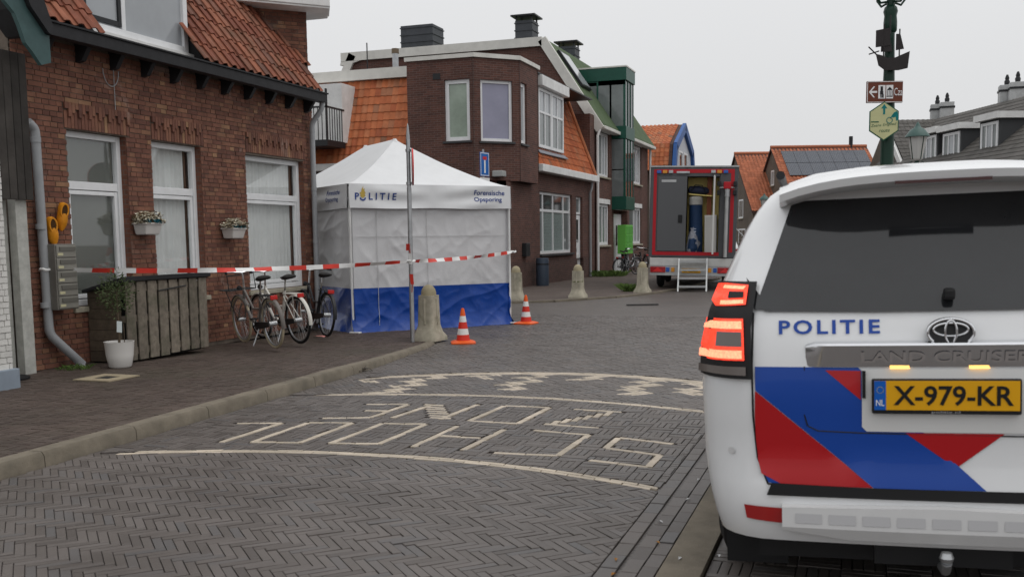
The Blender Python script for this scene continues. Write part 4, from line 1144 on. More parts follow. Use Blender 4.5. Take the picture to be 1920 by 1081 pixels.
    mb = MB(); mb.tube([bb + Vector((0, -.07, 0)), bb + Vector((.12, -.075, -.12))], .009, 6); mb.tube([bb + Vector((0, .08, 0)), bb + Vector((-.12, .085, .12))], .009, 6)
    mb.box(.52, .64, -.15, -.075, .16, .18); mb.box(.28, .4, .085, .16, .4, .42)
    mb.build('pedals', MATS['dark_metal'], t)
    MB().tube([(.35, .06, .26), (.28, .2, .03 - lean * .2)], .009, 6).build('kickstand', MATS['steel'], t, smooth=True)
    if carrier:
        mb = MB()
        for s in (-.2, -.07, .07, .2): mb.tube([(.93, s, .78), (1.3, s, .78)], .007, 5)
        for xx in (.93, 1.05, 1.18, 1.3): mb.tube([(xx, -.2, .78), (xx, .2, .78)], .007, 5)
        mb.tube([(.93, -.2, .78), (.95, -.2, 1.0), (.95, .2, 1.0), (.93, .2, .78)], .008, 6)
        for s in (-.15, .15): mb.tube([(1.2, s, .78), (1.1, s * .4, Rw)], .007, 5)
        mb.build('front_carrier', MATS['dark_metal'], t, smooth=True)
    return t
m_taupe = mat('bike_taupe', (.14, .125, .115), .35, var=.05); m_wbike = mat('bike_white', (.62, .6, .55), .35); m_bblack = mat('bike_black', (.02, .021, .024), .35)
m_cream = mat('tyre_cream', (.4, .34, .24), .7)
def bike_at(pr, pf, z=.1):
    a, b = onground(*pr, z), onground(*pf, z); return a.x, a.y, math.atan2(b.y - a.y, b.x - a.x)
x, y, h = bike_at((517, 653), (455, 641))
bicycle('bicycle', x, y, .1, h, R(-5), m_taupe, m_cream, m_taupe, 'taupe city bicycle with cream tyres and a front carrier', carrier=True, group='bicycles leaning by the tent')
bicycle('bicycle', -7.62, 12.5, .085, h + R(5), R(-4), m_wbike, MATS['rubber'], m_wbike, 'bicycle with a white rear mudguard and black tyres', group='bicycles leaning by the tent', white_rear=True)
bicycle('bicycle', -7.86, 13.66, .065, h - R(6), R(4), m_bblack, MATS['rubber'], m_bblack, 'black bicycle standing against the side of the tent', group='bicycles leaning by the tent')
# ---------------------------------------------------------------- corner house with the brick oriel
ch = thing('corner_house', 'brown brick corner house with angled oriel and orange tiled mansard behind the tent', 'house', (-11, 31, 0), worldc=True)
P1, P2 = Vector((-10.92, 28.03, 0)), Vector((-9.85, 29.1, 0))
GXC = -10.1
FS = Frame((GXC, 0, 0), (0, 1, 0), (1, 0, 0))                  # street front, u = Y
FO = Frame((-9.85, 0, 0), (0, 1, 0), (1, 0, 0))                # oriel street side
FC1 = Frame((P1.x, P1.y, 0), (1, 1, 0), (1, -1, 0))            # oriel chamfer
FS1 = Frame((-13.08, P1.y, 0), (1, 0, 0), (0, -1, 0))          # oriel side towards the alley
BB = MATS['brown_brick']
gw = (31.8, 35.75, 1.03, 3.13); gd = (36.3, 37.2, .03, 3.1)
wl = holes_wall(MB(), FS, 31.0, 38.5, .8, 4.0, [gw, gd], th=.3); holes_wall(wl, FS, 28.5, 31.0, .8, 3.3, [], th=.3)
FA = Frame((0, 28.5, 0), (1, 0, 0), (0, -1, 0))
wl.fbox(FA, -24, -13.1, -.3, 0, 0, 3.9); wl.fbox(FA, -13.1, GXC - .002, -.3, 0, 0, 3.3)
wl.box(-24, GXC - .35, 28.85, 31, 0, 3.3); wl.box(-24, GXC - .35, 31, 38.3, 0, 3.95)
wl.box(-10.8, -10.14, 38.52, 39.28, 0, 6.4); wl.build('wall', BB, ch)
holes_wall(MB(), Frame((GXC + .03, 0, 0), (0, 1, 0), (1, 0, 0)), 28.47, 38.5, 0, .8, [gd], th=.3).build('plinth', MATS['brown_brick_dark'], ch)
w1, w2, w3 = (1.22, 2.03, 4.49, 6.29), (.22, 1.28, 4.47, 6.27), (29.22, 29.8, 4.45, 6.28)
orl = holes_wall(MB(), FS1, 0, 2.16, 3.3, 6.9, [w1]); holes_wall(orl, FC1, 0, 1.513, 3.3, 6.9, [w2]); holes_wall(orl, FO, 29.1, 30.95, 3.3, 6.9, [w3])
orl.add([(-13.08, 28.03, 3.3), (P1.x, P1.y, 3.3), (P2.x, P2.y, 3.3), (-9.85, 30.95, 3.3), (-10.1, 30.95, 3.3), (-10.1, 28.5, 3.3), (-13.08, 28.5, 3.3)], [list(range(7))[::-1]])
orl.box(-13.06, -10.9, 28.75, 30.9, 3.32, 6.89); orl.box(-10.9, -10.25, 29.7, 30.9, 3.32, 6.89)
orl.fbox(Frame((-9.85, 30.95, 0), (-1, 0, 0), (0, 1, 0)), 0, .6, -.05, 0, 3.3, 6.9)
oo = orl.build('oriel', BB, ch)
mb = MB()
mb.fbox(FS1, -.05, 2.2, -.2, .06, 6.9, 7.02); mb.fbox(FC1, -.03, 1.54, -.2, .06, 6.9, 7.025); mb.fbox(FO, 29.06, 31.0, -.2, .06, 6.9, 7.02)
mb.build('coping', MATS['cream_trim'], oo)
window(oo, FS1, *w1, d=-.07, fw=.12, pane='glass_green', sill=.06)
window(oo, FC1, *w2, d=-.07, fw=.09, pane='glass_lilac', sill=.06)
window(oo, FO, *w3, d=-.07, fw=.11, pane='glass_pale', sill=.06)
MB().fbox(FS1, .86, 1.1, -.02, .015, 6.32, 6.5).build('vent', MATS['dark_metal'], oo)
mb = MB(); mb.fbox(FC1, -.03, .02, -.01, .012, 3.3, 6.9); mb.fbox(FO, 29.09, 29.13, -.01, .012, 3.3, 6.9); mb.build('corner_joint', MATS['brown_brick_dark'], oo)
wdn = window(ch, FS, *gw, vb=(32.42, 33.6, 34.88), hb=(2.5,), d=-.08, fw=.1, bw=.09, pane=['glass_grey', 'glass_dark', 'glass_blinds', 'glass_dark', 'glass_blinds', 'glass_dark', 'glass_grey', 'glass_grey'], sill=.08)
dr = MB().fbox(FS, gd[0], gd[1], -.16, -.1, .05, 2.42).build('door', MATS['white_frame'], ch, bevel=.01)
MB().fbox(FS, gd[0] + .3, gd[1] - .3, -.101, -.09, 1.4, 2.25).build('door_pane', MATS['glass_dark'], dr)
MB().fbox(FS, gd[0] + .1, gd[0] + .16, -.1, -.03, 1.05, 1.18).build('door_handle', MATS['steel'], dr)
for z in (.25, .65): MB().fbox(FS, gd[0] + .2, gd[1] - .2, -.101, -.085, z, z + .3).build('door_field', MATS['white_paint'], dr, bevel=.01)
window(ch, FS, gd[0], gd[1], 2.45, 3.1, d=-.09, fw=.08, pane='glass_grey', name='top_light')
MB().box(GXC - .1, -9.78, 31.2, 38.62, 3.73, 3.97).build('gutter', MATS['white_paint'], ch, bevel=.02)
# street mansard with real tiles
SL = Vector((-1.15, 0, 3.0)).normalized(); SNn = Vector((3.0, 0, 1.15)).normalized()
rf = MB().prism([(-9.98, 31.0, 3.9), (-11.14, 31.0, 6.9), (-20, 31.0, 6.9), (-20, 31.0, 3.9)], (0, 7.5, 0)).build('mansard_roof', MATS['brown_brick_dark'], ch)
ptile = pan_mesh('tile', .2, .3, MATS['orange_tile'], sv=SL, sn=SNn, amp=.016, nn=6)
for r in range(11):
    for k in range(37):
        u = 31.02 + k * .2
        if 31.5 < u < 34.75 and r > 2: continue
        p = Vector((-9.95, u, 3.97)) + SL * (r * .272)
        link('tile', ptile, rf, loc=p)
MB().tube([Vector((-9.9, 38.48, 3.98)), Vector((-9.9, 38.48, 3.98)) + SL * 3.15], .07, 8).build('verge_tiles', MATS['orange_tile'], rf, smooth=True)
FDm = Frame((GXC + .02, 0, 0), (0, 1, 0), (1, 0, 0))
d2 = MB().box(-11.2, GXC - .06, 31.78, 34.62, 4.5, 6.5).build('dormer', MATS['white_paint'], ch)
for a, b in ((31.75, 33.18), (33.22, 34.65)):
    window(d2, FDm, a, b, 4.56, 6.5, vb=((a + b) / 2,), hb=(5.72,), d=0, fw=.1, bw=.07, pane=['glass_grey', 'glass_pale'], name='dormer_window')
MB().box(-11.3, GXC + .2, 31.62, 34.8, 6.52, 6.86).build('dormer_cornice', MATS['white_paint'], d2, bevel=.02)
MB().hexa([(GXC + .06, 31.7, 4.35), (GXC + .1, 34.9, 4.35), (GXC - .1, 34.9, 4.55), (GXC - .1, 31.7, 4.55), (GXC + .08, 31.7, 4.37), (GXC + .12, 34.9, 4.37), (GXC - .08, 34.9, 4.56), (GXC - .08, 31.7, 4.56)]).build('lead_flashing', mat('lead_grey', (.22, .23, .26), .6), d2)
# alley mansard: tiles facing the tent
SL2 = Vector((0, .9, 2.6)).normalized(); SN2 = Vector((0, -2.6, .9)).normalized()
rf2 = MB().prism([(-24, 28.02, 3.9), (-24, 28.95, 6.6), (-24, 31, 6.6), (-24, 31, 3.9)], (10.92 - .02, 0, 0)).build('alley_roof', MATS['brown_brick_dark'], ch)
qt = pan_mesh('tile', .2, .29, MATS['orange_tile'], su=Vector((1, 0, 0)), sv=SL2, sn=SN2, amp=.016, nn=6)
for r in range(10):
    for k in range(28):
        p = Vector((-13.3 - k * .2, 27.98, 3.97)) + SL2 * (r * .275)
        link('tile', qt, rf2, loc=p)
MB().box(-24, -13.1, 27.8, 28.05, 3.74, 3.96).build('alley_gutter', MATS['white_paint'], ch, bevel=.02)
MB().box(-24, -13.1, 28.75, 31, 6.6, 6.92).build('alley_fascia', MATS['cream_trim'], ch)
MB().box(-20, -10, 29, 38.4, 6.88, 6.93).build('flat_roof', MATS['dark_metal'], ch)
# dormer door with a black balcony railing in the alley roof
bc = onY(612, 225, 27.4)
MB().box(bc.x - 1.3, bc.x + .28, 27.9, 29.5, 4.6, 6.4).build('balcony_dormer', MATS['white_paint'], ch)
bal = MB().box(bc.x - 1.6, bc.x + .3, 26.9, 28.0, 4.42, 4.6).build('balcony', MATS['dark_metal'], ch)
mb = MB()
for k in range(14): mb.box(bc.x - 1.55 + k * .138, bc.x - 1.53 + k * .138, 26.92, 26.94, 4.6, 5.55)
for k in range(7): mb.box(bc.x + .27, bc.x + .29, 26.95 + k * .15, 26.97 + k * .15, 4.6, 5.55)
mb.box(bc.x - 1.6, bc.x + .3, 26.9, 26.96, 5.55, 5.6); mb.box(bc.x + .25, bc.x + .3, 26.96, 28, 5.55, 5.6); mb.box(bc.x + .25, bc.x + .3, 26.9, 26.96, 4.6, 6.1)
mb.build('railing', MATS['dark_metal'], bal)
MB().tube([(-14.1, 29.4, 6.9), (-14.1, 29.4, 7.45)], .1, 10).build('flue', MATS['steel'], ch, smooth=True)
MB().tube([(-14.1, 29.4, 7.45), (-14.1, 29.4, 7.6)], .12, 10).build('flue_cap', mat('flue_brown', (.16, .12, .08), .7), ch, smooth=True)
MB().tube([(-15.2, 29.6, 6.9), (-15.2, 29.6, 7.9)], .02, 6).build('mast', MATS['dark_metal'], ch)
MB().tube([(GXC + .12, 38.2, 3.72), (GXC + .14, 38.1, 3.5), (GXC + .08, 38.08, 3.3), (GXC + .08, 38.08, .05)], .05, 8).build('downpipe', MATS['grey_pvc'], ch, smooth=True)
MB().fbox(FS, 29.9, 30.3, .0, .15, 1.0, 1.42).build('letterbox', MATS['dark_metal'], ch, bevel=.02)
wl_ = onY(935, 325, 28.4)
MB().box(wl_.x - .17, wl_.x + .17, 28.28, 28.62, wl_.z - .1, wl_.z + .08).build('wall_lamp', mat('lamp_grey', (.35, .36, .35), .5), ch, bevel=.03)
# dead-end sign on its own post
q = onY(909, 310, 27.2)
sg = thing('dead_end_sign', 'blue and white dead-end traffic sign in front of the oriel', 'traffic sign', (q.x, 27.2, .03), (0, 0, R(77)))
MB().tube([(0, .05, 0), (0, .05, 4.1)], .03, 10).build('post', MATS['steel'], sg, smooth=True)
MB().box(-.23, .23, 0, .018, q.z - .34, q.z + .34).build('plate', mat('sign_blue', (.01, .12, .42), .4), sg, bevel=.004)
mb = MB(); 
for x0, x1, z0, z1 in ((-.215, .215, -.325, -.305), (-.215, .215, .305, .325), (-.215, -.195, -.305, .305), (.195, .215, -.305, .305), (-.035, .035, -.25, .12)): mb.box(x0, x1, -.004, 0, q.z + z0, q.z + z1)
mb.build('white_marks', mat('sign_white', (.75, .75, .75), .4), sg)
MB().box(-.1, .1, -.005, 0, q.z + .13, q.z + .22).build('red_bar', mat('sign_red', (.55, .03, .025), .4), sg)
MB().box(-.24, .24, 0, .015, q.z - .52, q.z - .38).build('sub_plate', MATS['sign_white'] if 'sign_white' in MATS else MATS['white_paint'], sg)
bp = onground(974, 533, .03)
t = thing('round_bin', 'dark blue-grey round litter bin at the corner house wall', 'bin', (-9.75, bp.y - .8, .03))
MB().lathe([(.2, 0), (.21, .05), (.21, .85), (.19, .9), (.001, .9)], 20).build('drum', mat('bin_blue', (.045, .06, .085), .5), t, smooth=True, angle=50)
MB().lathe([(.215, .68), (.215, .72)], 20).build('band', MATS['dark_metal'], t, smooth=True)

# ---------------------------------------------------------------- house with the green mansard
gh = thing('green_roof_house', 'brown brick house with green felt mansard roof and green glazed bay', 'house', (-12, 44, 0), worldc=True)
GY = 39.3; GB = MATS['brown_brick']
up1, up2 = (39.65, 41.5, 4.05, 5.85), (46.3, 48.05, 4.05, 5.85); lo1, lo2 = (39.65, 41.5, 1.25, 2.95), (45.4, 48.05, 1.25, 2.95); ent = (42.3, 45.0, .03, 2.75)
w_ = holes_wall(MB(), FS, GY, 49.6, 0, 6.0, [up1, up2, lo1, lo2, ent], th=.3, reveal=.35)
gab = [(-10.1, GY, 0), (-10.1, GY, 6.0), (-12.2, GY, 9.4), (-20.7, GY, 9.4), (-22.4, GY, 6.2), (-22.4, GY, 0)]
w_.add(gab, [list(range(6))[::-1]]); w_.box(-22.3, -10.5, GY + .1, 49.5, 0, 6)
w_.build('wall', GB, gh)
rfm = MB().prism([(-9.78, GY + .02, 5.96), (-9.8, GY + .02, 6.08), (-12.18, GY + .02, 9.55), (-20.7, GY + .02, 9.55), (-22.7, GY + .02, 6.1), (-22.6, GY + .02, 5.96)], (0, 10.4, 0)).build('roof', MATS['green_felt'], gh)
def vb_(a, b, w, y0=GY - .12, y1=GY + .1):
    a, b = Vector((a[0], 0, a[1])), Vector((b[0], 0, b[1])); d = (b - a).normalized(); n = Vector((d.z, 0, -d.x)) * w
    return [a, b, b + n, a + n], y0, y1
for a, b, w in (((-9.75, 5.95), (-12.15, 9.62), -.36), ((-12.3, 9.62), (-21.4, 9.62), -.36), ((-21.0, 9.6), (-22.9, 6.0), -.36)):
    q, y0, y1 = vb_(a, b, w)
    MB().prism([(p.x, y0, p.z) for p in q], (0, y1 - y0, 0)).build('verge_board', MATS['cream_trim'], gh)
MB().prism([(x, GY - .11, z) for x, z in ((-20.4, 9.27), (-20.4, 9.6), (-21.3, 9.6), (-21.45, 9.1), (-21.1, 9.1))], (0, .19, 0)).build('verge_corner', MATS['cream_trim'], gh)
MB().box(-10.05, -9.7, GY, 49.7, 5.86, 6.0).build('gutter', MATS['cream_trim'], gh, bevel=.03)
for q, p in ((up1, 'glass_pale'), (up2, 'glass_pale'), (lo1, 'glass_grey'), (lo2, 'glass_pale')):
    window(gh, FS, *q, vb=(q[0] + (q[1] - q[0]) * .5, q[0] + (q[1] - q[0]) * .78), d=-.06, fw=.12, bw=.09, pane=['glass_grey', p, 'glass_dark'], sill=.08, sillm=MATS['concrete_pale'])
    MB().fbox(FS, q[0] - .08, q[1] + .08, -.05, .03, q[3], q[3] + .2).build('lintel', MATS['white_paint'], gh)
dd = MB().fbox(FS, 42.35, 43.1, -.34, -.28, .05, 2.5).build('door', MATS['green_paint'], gh)
MB().fbox(FS, 43.15, 44.95, -.34, -.28, .05, 2.6).build('door', MATS['white_frame'], gh)
MB().fbox(FS, 43.9, 44.15, -.279, -.27, 1.2, 2.1).build('door_pane', MATS['glass_dark'], gh)
MB().tube([(-9.9, GY - .06, 5.9), (-10.0, GY - .1, 5.6), (-10.0, GY - .1, .05)], .055, 8).build('downpipe', MATS['white_paint'], gh, smooth=True)
MB().tube([(-9.95, 49.5, 5.9), (-9.95, 49.5, .05)], .055, 8).build('downpipe', MATS['white_paint'], gh, smooth=True)
# glazed green bay rising through the roof
EX0, EX1, EY0, EY1 = -11.6, -9.5, 42.0, 43.65
ey = thing('x', 'x', 'x') if False else None
GF = MATS['green_frame']
bay = MB(); bay.box(EX0, EX1 + .04, EY0 - .04, EY1 + .04, 8.15, 8.68); bay.box(EX0 + .4, EX1 + .03, EY0 - .03, EY1 + .03, 5.72, 6.25); bay.box(-10.2, EX1 + .03, EY0 - .03, EY1 + .03, 2.75, 3.3)
for x in (EX1 - .06, -10.15):
    for y in (EY0 + .05, EY1 - .05): bay.box(x - .05, x + .05, y - .05, y + .05, 3.3, 8.2)
for y in (EY0 + .55, EY0 + 1.05): bay.box(EX1 - .1, EX1, y - .04, y + .04, 3.3, 8.2)
bay.box(-10.75, -10.68, EY0 - .02, EY0 + .06, 6.2, 8.2); bay.box(EX0, -9.5, EY0 + .0, EY0 + .05, 7.95, 8.16)
byo = bay.build('glazed_bay', GF, gh, bevel=.01)
for q, p in (((-10.7, EX1 - .1, 6.25, 8.15), 'glass_grey'), ((-11.5, -10.75, 6.6, 8.1), 'glass_grey'), ((-10.1, EX1 - .1, 4.45, 5.7), 'glass_grey'), ((-10.1, EX1 - .1, 3.3, 4.4), 'glass_grey')):
    MB().box(q[0], q[1], EY0, EY0 + .02, q[2], q[3]).build('pane', MATS[p], byo)
for y0, y1 in ((EY0 + .1, EY0 + .5), (EY0 + .6, EY0 + 1.0), (EY0 + 1.1, EY1 - .1)):
    for z0, z1 in ((3.3, 5.7), (6.25, 8.15)): MB().box(EX1 - .05, EX1 - .03, y0, y1, z0, z1).build('pane', MATS['glass_dark'], byo)
MB().box(EX0, EX1 - .2, EY0 + .3, EY1 - .1, 3.3, 8.1).build('bay_interior', mat('bay_inside', (.2, .22, .21), .7), byo)
MB().box(EX0, EX1 + .06, EY0 - .06, EY1 + .06, 8.68, 8.74).build('bay_roof', MATS['cream_trim'], byo)
# skylight, chimneys
s0 = Vector((-9.8, 0, 6.08)); sdir = (Vector((-12.18, 0, 9.55)) - s0).normalized(); sn = Vector((sdir.z, 0, -sdir.x))
def skyl(y0, y1, a, b):
    P = lambda y, s, h: s0 + sdir * s + sn * h + Vector((0, y, 0))
    o = MB().hexa([P(y0, a, 0), P(y1, a, 0), P(y1, b, 0), P(y0, b, 0), P(y0, a, .12), P(y1, a, .12), P(y1, b, .12), P(y0, b, .12)]).build('skylight', MATS['dark_metal'], gh)
    MB().hexa([P(y0 + .1, a + .1, .1), P(y1 - .1, a + .1, .1), P(y1 - .1, b - .1, .1), P(y0 + .1, b - .1, .1), P(y0 + .1, a + .1, .13), P(y1 - .1, a + .1, .13), P(y1 - .1, b - .1, .13), P(y0 + .1, b - .1, .13)]).build('pane', MATS['glass_pale'], o)
skyl(39.9, 41.3, 1.9, 3.7)
def chimney(x0, x1, y0, y1, z0, z1, cap):
    o = MB().box(x0, x1, y0, y1, z0, z1).build('chimney', mat('chimney_zinc', (.06, .065, .075), .55, var=.15), gh, bevel=.01)
    for k in range(3): MB().box(x0 - .03, x1 + .03, y0 - .03, y1 + .03, z1 - .12 - k * .3, z1 - .08 - k * .3).build('band', MATS['chimney_zinc'], o)
    if cap:
        MB().box(x0 - .15, x1 + .15, y0 - .15, y1 + .15, z1 + .16, z1 + .22).build('cap', MATS['dark_metal'], o)
        for x in (x0 + .05, x1 - .05):
            for y in (y0 + .05, y1 - .05): MB().box(x - .03, x + .03, y - .03, y + .03, z1, z1 + .17).build('cap_leg', MATS['dark_metal'], o)
chimney(-19.0, -17.5, 40.2, 41.4, 9.5, 10.75, False); chimney(-13.7, -12.95, 40.0, 40.8, 9.5, 10.5, True); chimney(-13.2, -12.4, 44.5, 45.3, 9.5, 10.2, True)
mbx = thing('parcel_mailboxes', 'bright green mailbox block beside the green door', 'mailboxes', (-9.75, 43.0, .03), worldc=True)
MB().box(-9.98, -9.6, 42.5, 43.9, .85, 2.1).build('cabinet', MATS['green_paint'], mbx, bevel=.02)
for z in (.95, 1.33, 1.71):
    for y in (42.56, 43.22): MB().box(-9.6, -9.585, y, y + .6, z, z + .33).build('mailbox_door', mat('green_dark', (.1, .36, .06), .5), mbx, bevel=.006)
MB().box(-9.9, -9.7, 42.9, 43.5, .03, .85).build('stand', MATS['dark_metal'], mbx)
x0 = (-9.3, 40.2)
bicycle('bicycle', -9.35, 39.9, .03, R(62), R(6), m_bblack, MATS['rubber'], m_bblack, 'dark bicycle leaning by the white drainpipe of the green-roofed house', group='bicycles by the green-roofed house')
bicycle('bicycle', -9.2, 40.7, .03, R(75), R(-5), mat('bike_silver', (.4, .41, .43), .35), MATS['rubber'], m_bblack, 'silver bicycle parked in front of the green door', group='bicycles by the green-roofed house')
bicycle('bicycle', -9.4, 45.6, .03, R(120), R(5), m_bblack, MATS['rubber'], m_bblack, 'black bicycle half hidden behind the left side of the truck', group='bicycles by the green-roofed house')
tuft('weed_strip', (-9.7, 38.8, .03), .9, .3, 500, 'long grass and weeds at the foot of the drainpipes')
# ---------------------------------------------------------------- house with the blue gable
bh = thing('blue_gable_house', 'house with bright orange pantile roof and blue bargeboards', 'house', (-13, 60, 0), worldc=True)
MB().box(-20, -10.3, 57.8, 63.9, 0, 5.6).build('wall', MATS['drab_brick'], bh)
prof = [(57.2, 5.35), (57.75, 6.85), (60.8, 8.25), (63.85, 6.85), (64.4, 5.35)]
MB().prism([(-10.3, y, z) for y, z in prof], (-9.7, 0, 0)).build('roof', MATS['brown_brick_dark'], bh)
def lay(parent, o, su, sv, nu, nv, wu, wv, m, amp=.03, name='tile', joined=None):
    n = su.cross(sv).normalized(); n = n if n.z > 0 else -n
    me = pan_mesh(name, wu, wv * 1.08, m, su=su, sv=sv, sn=n, amp=amp, nn=5)
    mb = MB(); vs = [v.co.copy() for v in me.vertices]; fs = [list(p.vertices) for p in me.polygons]
    for r in range(nv):
        for k in range(nu):
            p = Vector(o) + su * (k * wu) + sv * (r * wv) + n * .02
            mb.add([v + p for v in vs], fs)
    mb.build(joined or 'roof_tiles', m, parent, kind='stuff')
lay(bh, (-20, 57.2, 5.37), Vector((1, 0, 0)), Vector((0, .55, 1.5)).normalized(), 38, 6, .25, .27, MATS['orange_tile'])
lay(bh, (-20, 57.75, 6.87), Vector((1, 0, 0)), Vector((0, 3.05, 1.4)).normalized(), 38, 10, .25, .335, MATS['orange_tile'])
for a, b in zip(prof, prof[1:]):
    A, B = Vector((-10.25, a[0], a[1])), Vector((-10.25, b[0], b[1])); d = (B - A).normalized(); n = Vector((0, d.z, -d.y)) * .4
    MB().prism([A - n * .2, B - n * .2, B + n, A + n], (.2, 0, 0)).build('bargeboard', MATS['blue_paint'], bh)
MB().prism([(-10.28, y, z) for y, z in ((57.5, 3), (57.5, 5.4), (58, 6.7), (60.8, 7.9), (63.6, 6.7), (64, 5.4), (64, 3))], (.05, 0, 0)).build('gable_front', mat('pale_board', (.5, .52, .56), .6), bh)
for y in (59.2, 60.9): window(bh, Frame((-10.2, 0, 0), (0, 1, 0), (1, 0, 0)), y, y + 1.3, 4.9, 6.6, d=.02, fw=.12, pane='glass_dark')
# ---------------------------------------------------------------- two gabled houses at the end of the street
cr_, cf_ = Vector((math.cos(YAW), math.sin(YAW), 0)), Vector((-math.sin(YAW), math.cos(YAW), 0))
def camp(x, d, z): return cr_ * x + cf_ * d + Vector((0, 0, z))
def gable_house(label, x0, x1, dr, zr, half, ze, solar, wins):
    t = thing('gabled_house', label, 'house', camp(x0, dr, 0), worldc=True, group='gabled houses at the end of the street')
    fr = Frame(camp(x0, dr, 0), cf_, -cr_)       # gable front: u = depth from the ridge
    g = [camp(x0, dr - half, 0), camp(x0, dr - half, ze), camp(x0, dr, zr), camp(x0, dr + half, ze), camp(x0, dr + half, 0)]
    MB().prism(g, cr_ * (x1 - x0)).build('wall', MATS['drab_brick'], t)
    sv = (camp(0, dr, zr) - camp(0, dr - half, ze)).normalized(); o = camp(x0 - .15, dr - half, ze) - sv * .4; ln = (camp(0, dr, zr) - camp(0, dr - half, ze)).length + .4
    nn_ = cr_.cross(sv).normalized()
    MB().prism([o, camp(x0 - .15, dr, zr + .12), camp(x0 - .15, dr + half + .3, ze - .2), camp(x0 - .15, dr + half + .3, ze - .3), camp(x0 - .15, dr, zr + .0), o - Vector((0, 0, .1))], cr_ * (x1 - x0 + .3)).build('roof', MATS['brown_brick_dark'], t)
    lay(t, o + nn_ * .08, cr_, sv, int((x1 - x0 + .3) / .27), int(ln / .33), .27, .33, MATS['orange_tile'] if False else mat('far_tile', (.36, .12, .06), .75, rv=.2, var=.15, scale=1), amp=.03)
    MB().tube([camp(x0 - .15, dr, zr + .14), camp(x1 + .15, dr, zr + .14)], .13, 8).build('ridge_tiles', MATS['far_tile'], t, smooth=True)
    for (a, b, c, d) in wins: window(t, fr, a, b, c, d, vb=((a + b) / 2,), d=.03, fw=.1, pane='glass_grey', sill=.1, sillm=MATS['concrete_pale'])
    if solar:
        m_s = mat('solar', (.02, .028, .045), .22, brick=(.16, .16, (.1, .11, .13), (.024, .032, .05))); nx, ny, pw, ph = 7, 2, 1.02, 1.62
        for i in range(nx):
            for j in range(ny):
                b = o + cr_ * (.6 + i * pw * .86) + sv * (2.35 + j * ph) + nn_ * .16
                e = MB().hexa([b, b + cr_ * (pw * .84), b + cr_ * (pw * .84) + sv * (ph - .05), b + sv * (ph - .05), b + nn_ * .04, b + cr_ * (pw * .84) + nn_ * .04, b + cr_ * (pw * .84) + sv * (ph - .05) + nn_ * .04, b + sv * (ph - .05) + nn_ * .04]).build('solar_panel', m_s, t)
    return t, o, sv, nn_
tB_, *_ = gable_house('gabled brick house with rows of solar panels on its orange roof', 19.26, 26.0, 74, 7.84, 4.6, 4.45, True, [(-2.9, -1.7, 2.6, 4.2), (.6, 1.4, 3.0, 4.4), (-.6, .2, 5.2, 6.3)])
MB().tube([camp(25.0, 74, 7.9), camp(25.0, 74, 8.7)], .14, 8).build('flue', MATS['dark_metal'], tB_, smooth=True)
gable_house('gabled brick house with a plain orange tiled roof beside the solar one', 17.5, 21.0, 78, 7.75, 5.6, 3.5, False, [(-2.6, -1.2, 2.9, 4.3), (-.4, .5, 5.0, 6.2), (-3.4, -1.2, .3, 2.1)])
# ---------------------------------------------------------------- dark-roofed row on the right
rw = thing('row_of_houses', 'row of houses with dark tiled roof and white dormers beyond the police car', 'house row', (5, 60, 0), worldc=True)
ra = Vector((3.46, -8.4, 0)).normalized(); rn = Vector((-ra.y, ra.x, 0)); rn = rn if rn.x < 0 else -rn
rk = Vector((4.1, 65, 0)); RL = 26
def rp(s, o, z): return rk + ra * s + rn * o + Vector((0, 0, z))
MB().prism([rp(-1, 4.3, 0), rp(-1, 4.3, 4.7), rp(-1, 0, 8.2), rp(-1, -4.3, 4.7), rp(-1, -4.3, 0)], ra * RL).build('wall', MATS['drab_brick'], rw)
svr = (rp(0, 0, 8.2) - rp(0, 4.5, 4.55)).normalized()
lay(rw, rp(-1, 4.55, 4.6), ra, svr, int(RL / .3), 17, .3, .345, MATS['dark_tile'], amp=.012)
frr = Frame(rk + rn * 3.4, ra, rn)
def on_plane(px, py, fr):
    d = ray(px, py); t = ((fr.o - EYE).dot(fr.n)) / d.dot(fr.n); p = EYE + d * t
    return (p - fr.o).dot(fr.u), p.z
for (xa, xb, yt, yb) in ((1729, 1756, 258, 303), (1769, 1800, 252, 298), (1840, 1872, 233, 282)):
    a, zt = on_plane(xa, yt, frr); b, _ = on_plane(xb, yt, frr); _, zb = on_plane((xa + xb) / 2, yb, frr)
    dmr = MB().fbox(frr, a - .15, b + .15, -2.6, -.02, zb - .1, zt + .1).build('dormer', mat('dormer_dark', (.05, .052, .055), .7), rw)
    window(dmr, frr, a, b, zb, zt, vb=(a + (b - a) / 3, a + (b - a) * 2 / 3), d=.03, fw=.14, bw=.1, pane=['glass_grey', 'glass_pale'], name='dormer_window')
    MB().fbox(frr, a - .3, b + .3, -2.6, .25, zt + .1, zt + .4).build('dormer_roof', MATS['white_paint'], dmr)
for (px, D) in ((1757, 61), (1775, 60), (1886, 53.5), (1906, 52.5)):
    dv = ray(px, 215); p = EYE + dv * (D / dv.dot(cf_))
    o = MB().box(p.x - .38, p.x + .38, p.y - .38, p.y + .38, 7.0, 9.25).build('chimney', mat('chimney_white', (.42, .43, .43), .6, var=.15), rw, bevel=.03)
    MB().box(p.x - .42, p.x + .42, p.y - .42, p.y + .42, 8.9, 9.0).build('band', MATS['dark_metal'], o)
    MB().lathe([(.12, 9.25), (.14, 9.45), (.09, 9.55), (.11, 9.62), (.05, 9.8), (.001, 9.82)], 10, (p.x, p.y, 0)).build('cowl', MATS['dark_metal'], o, smooth=True)
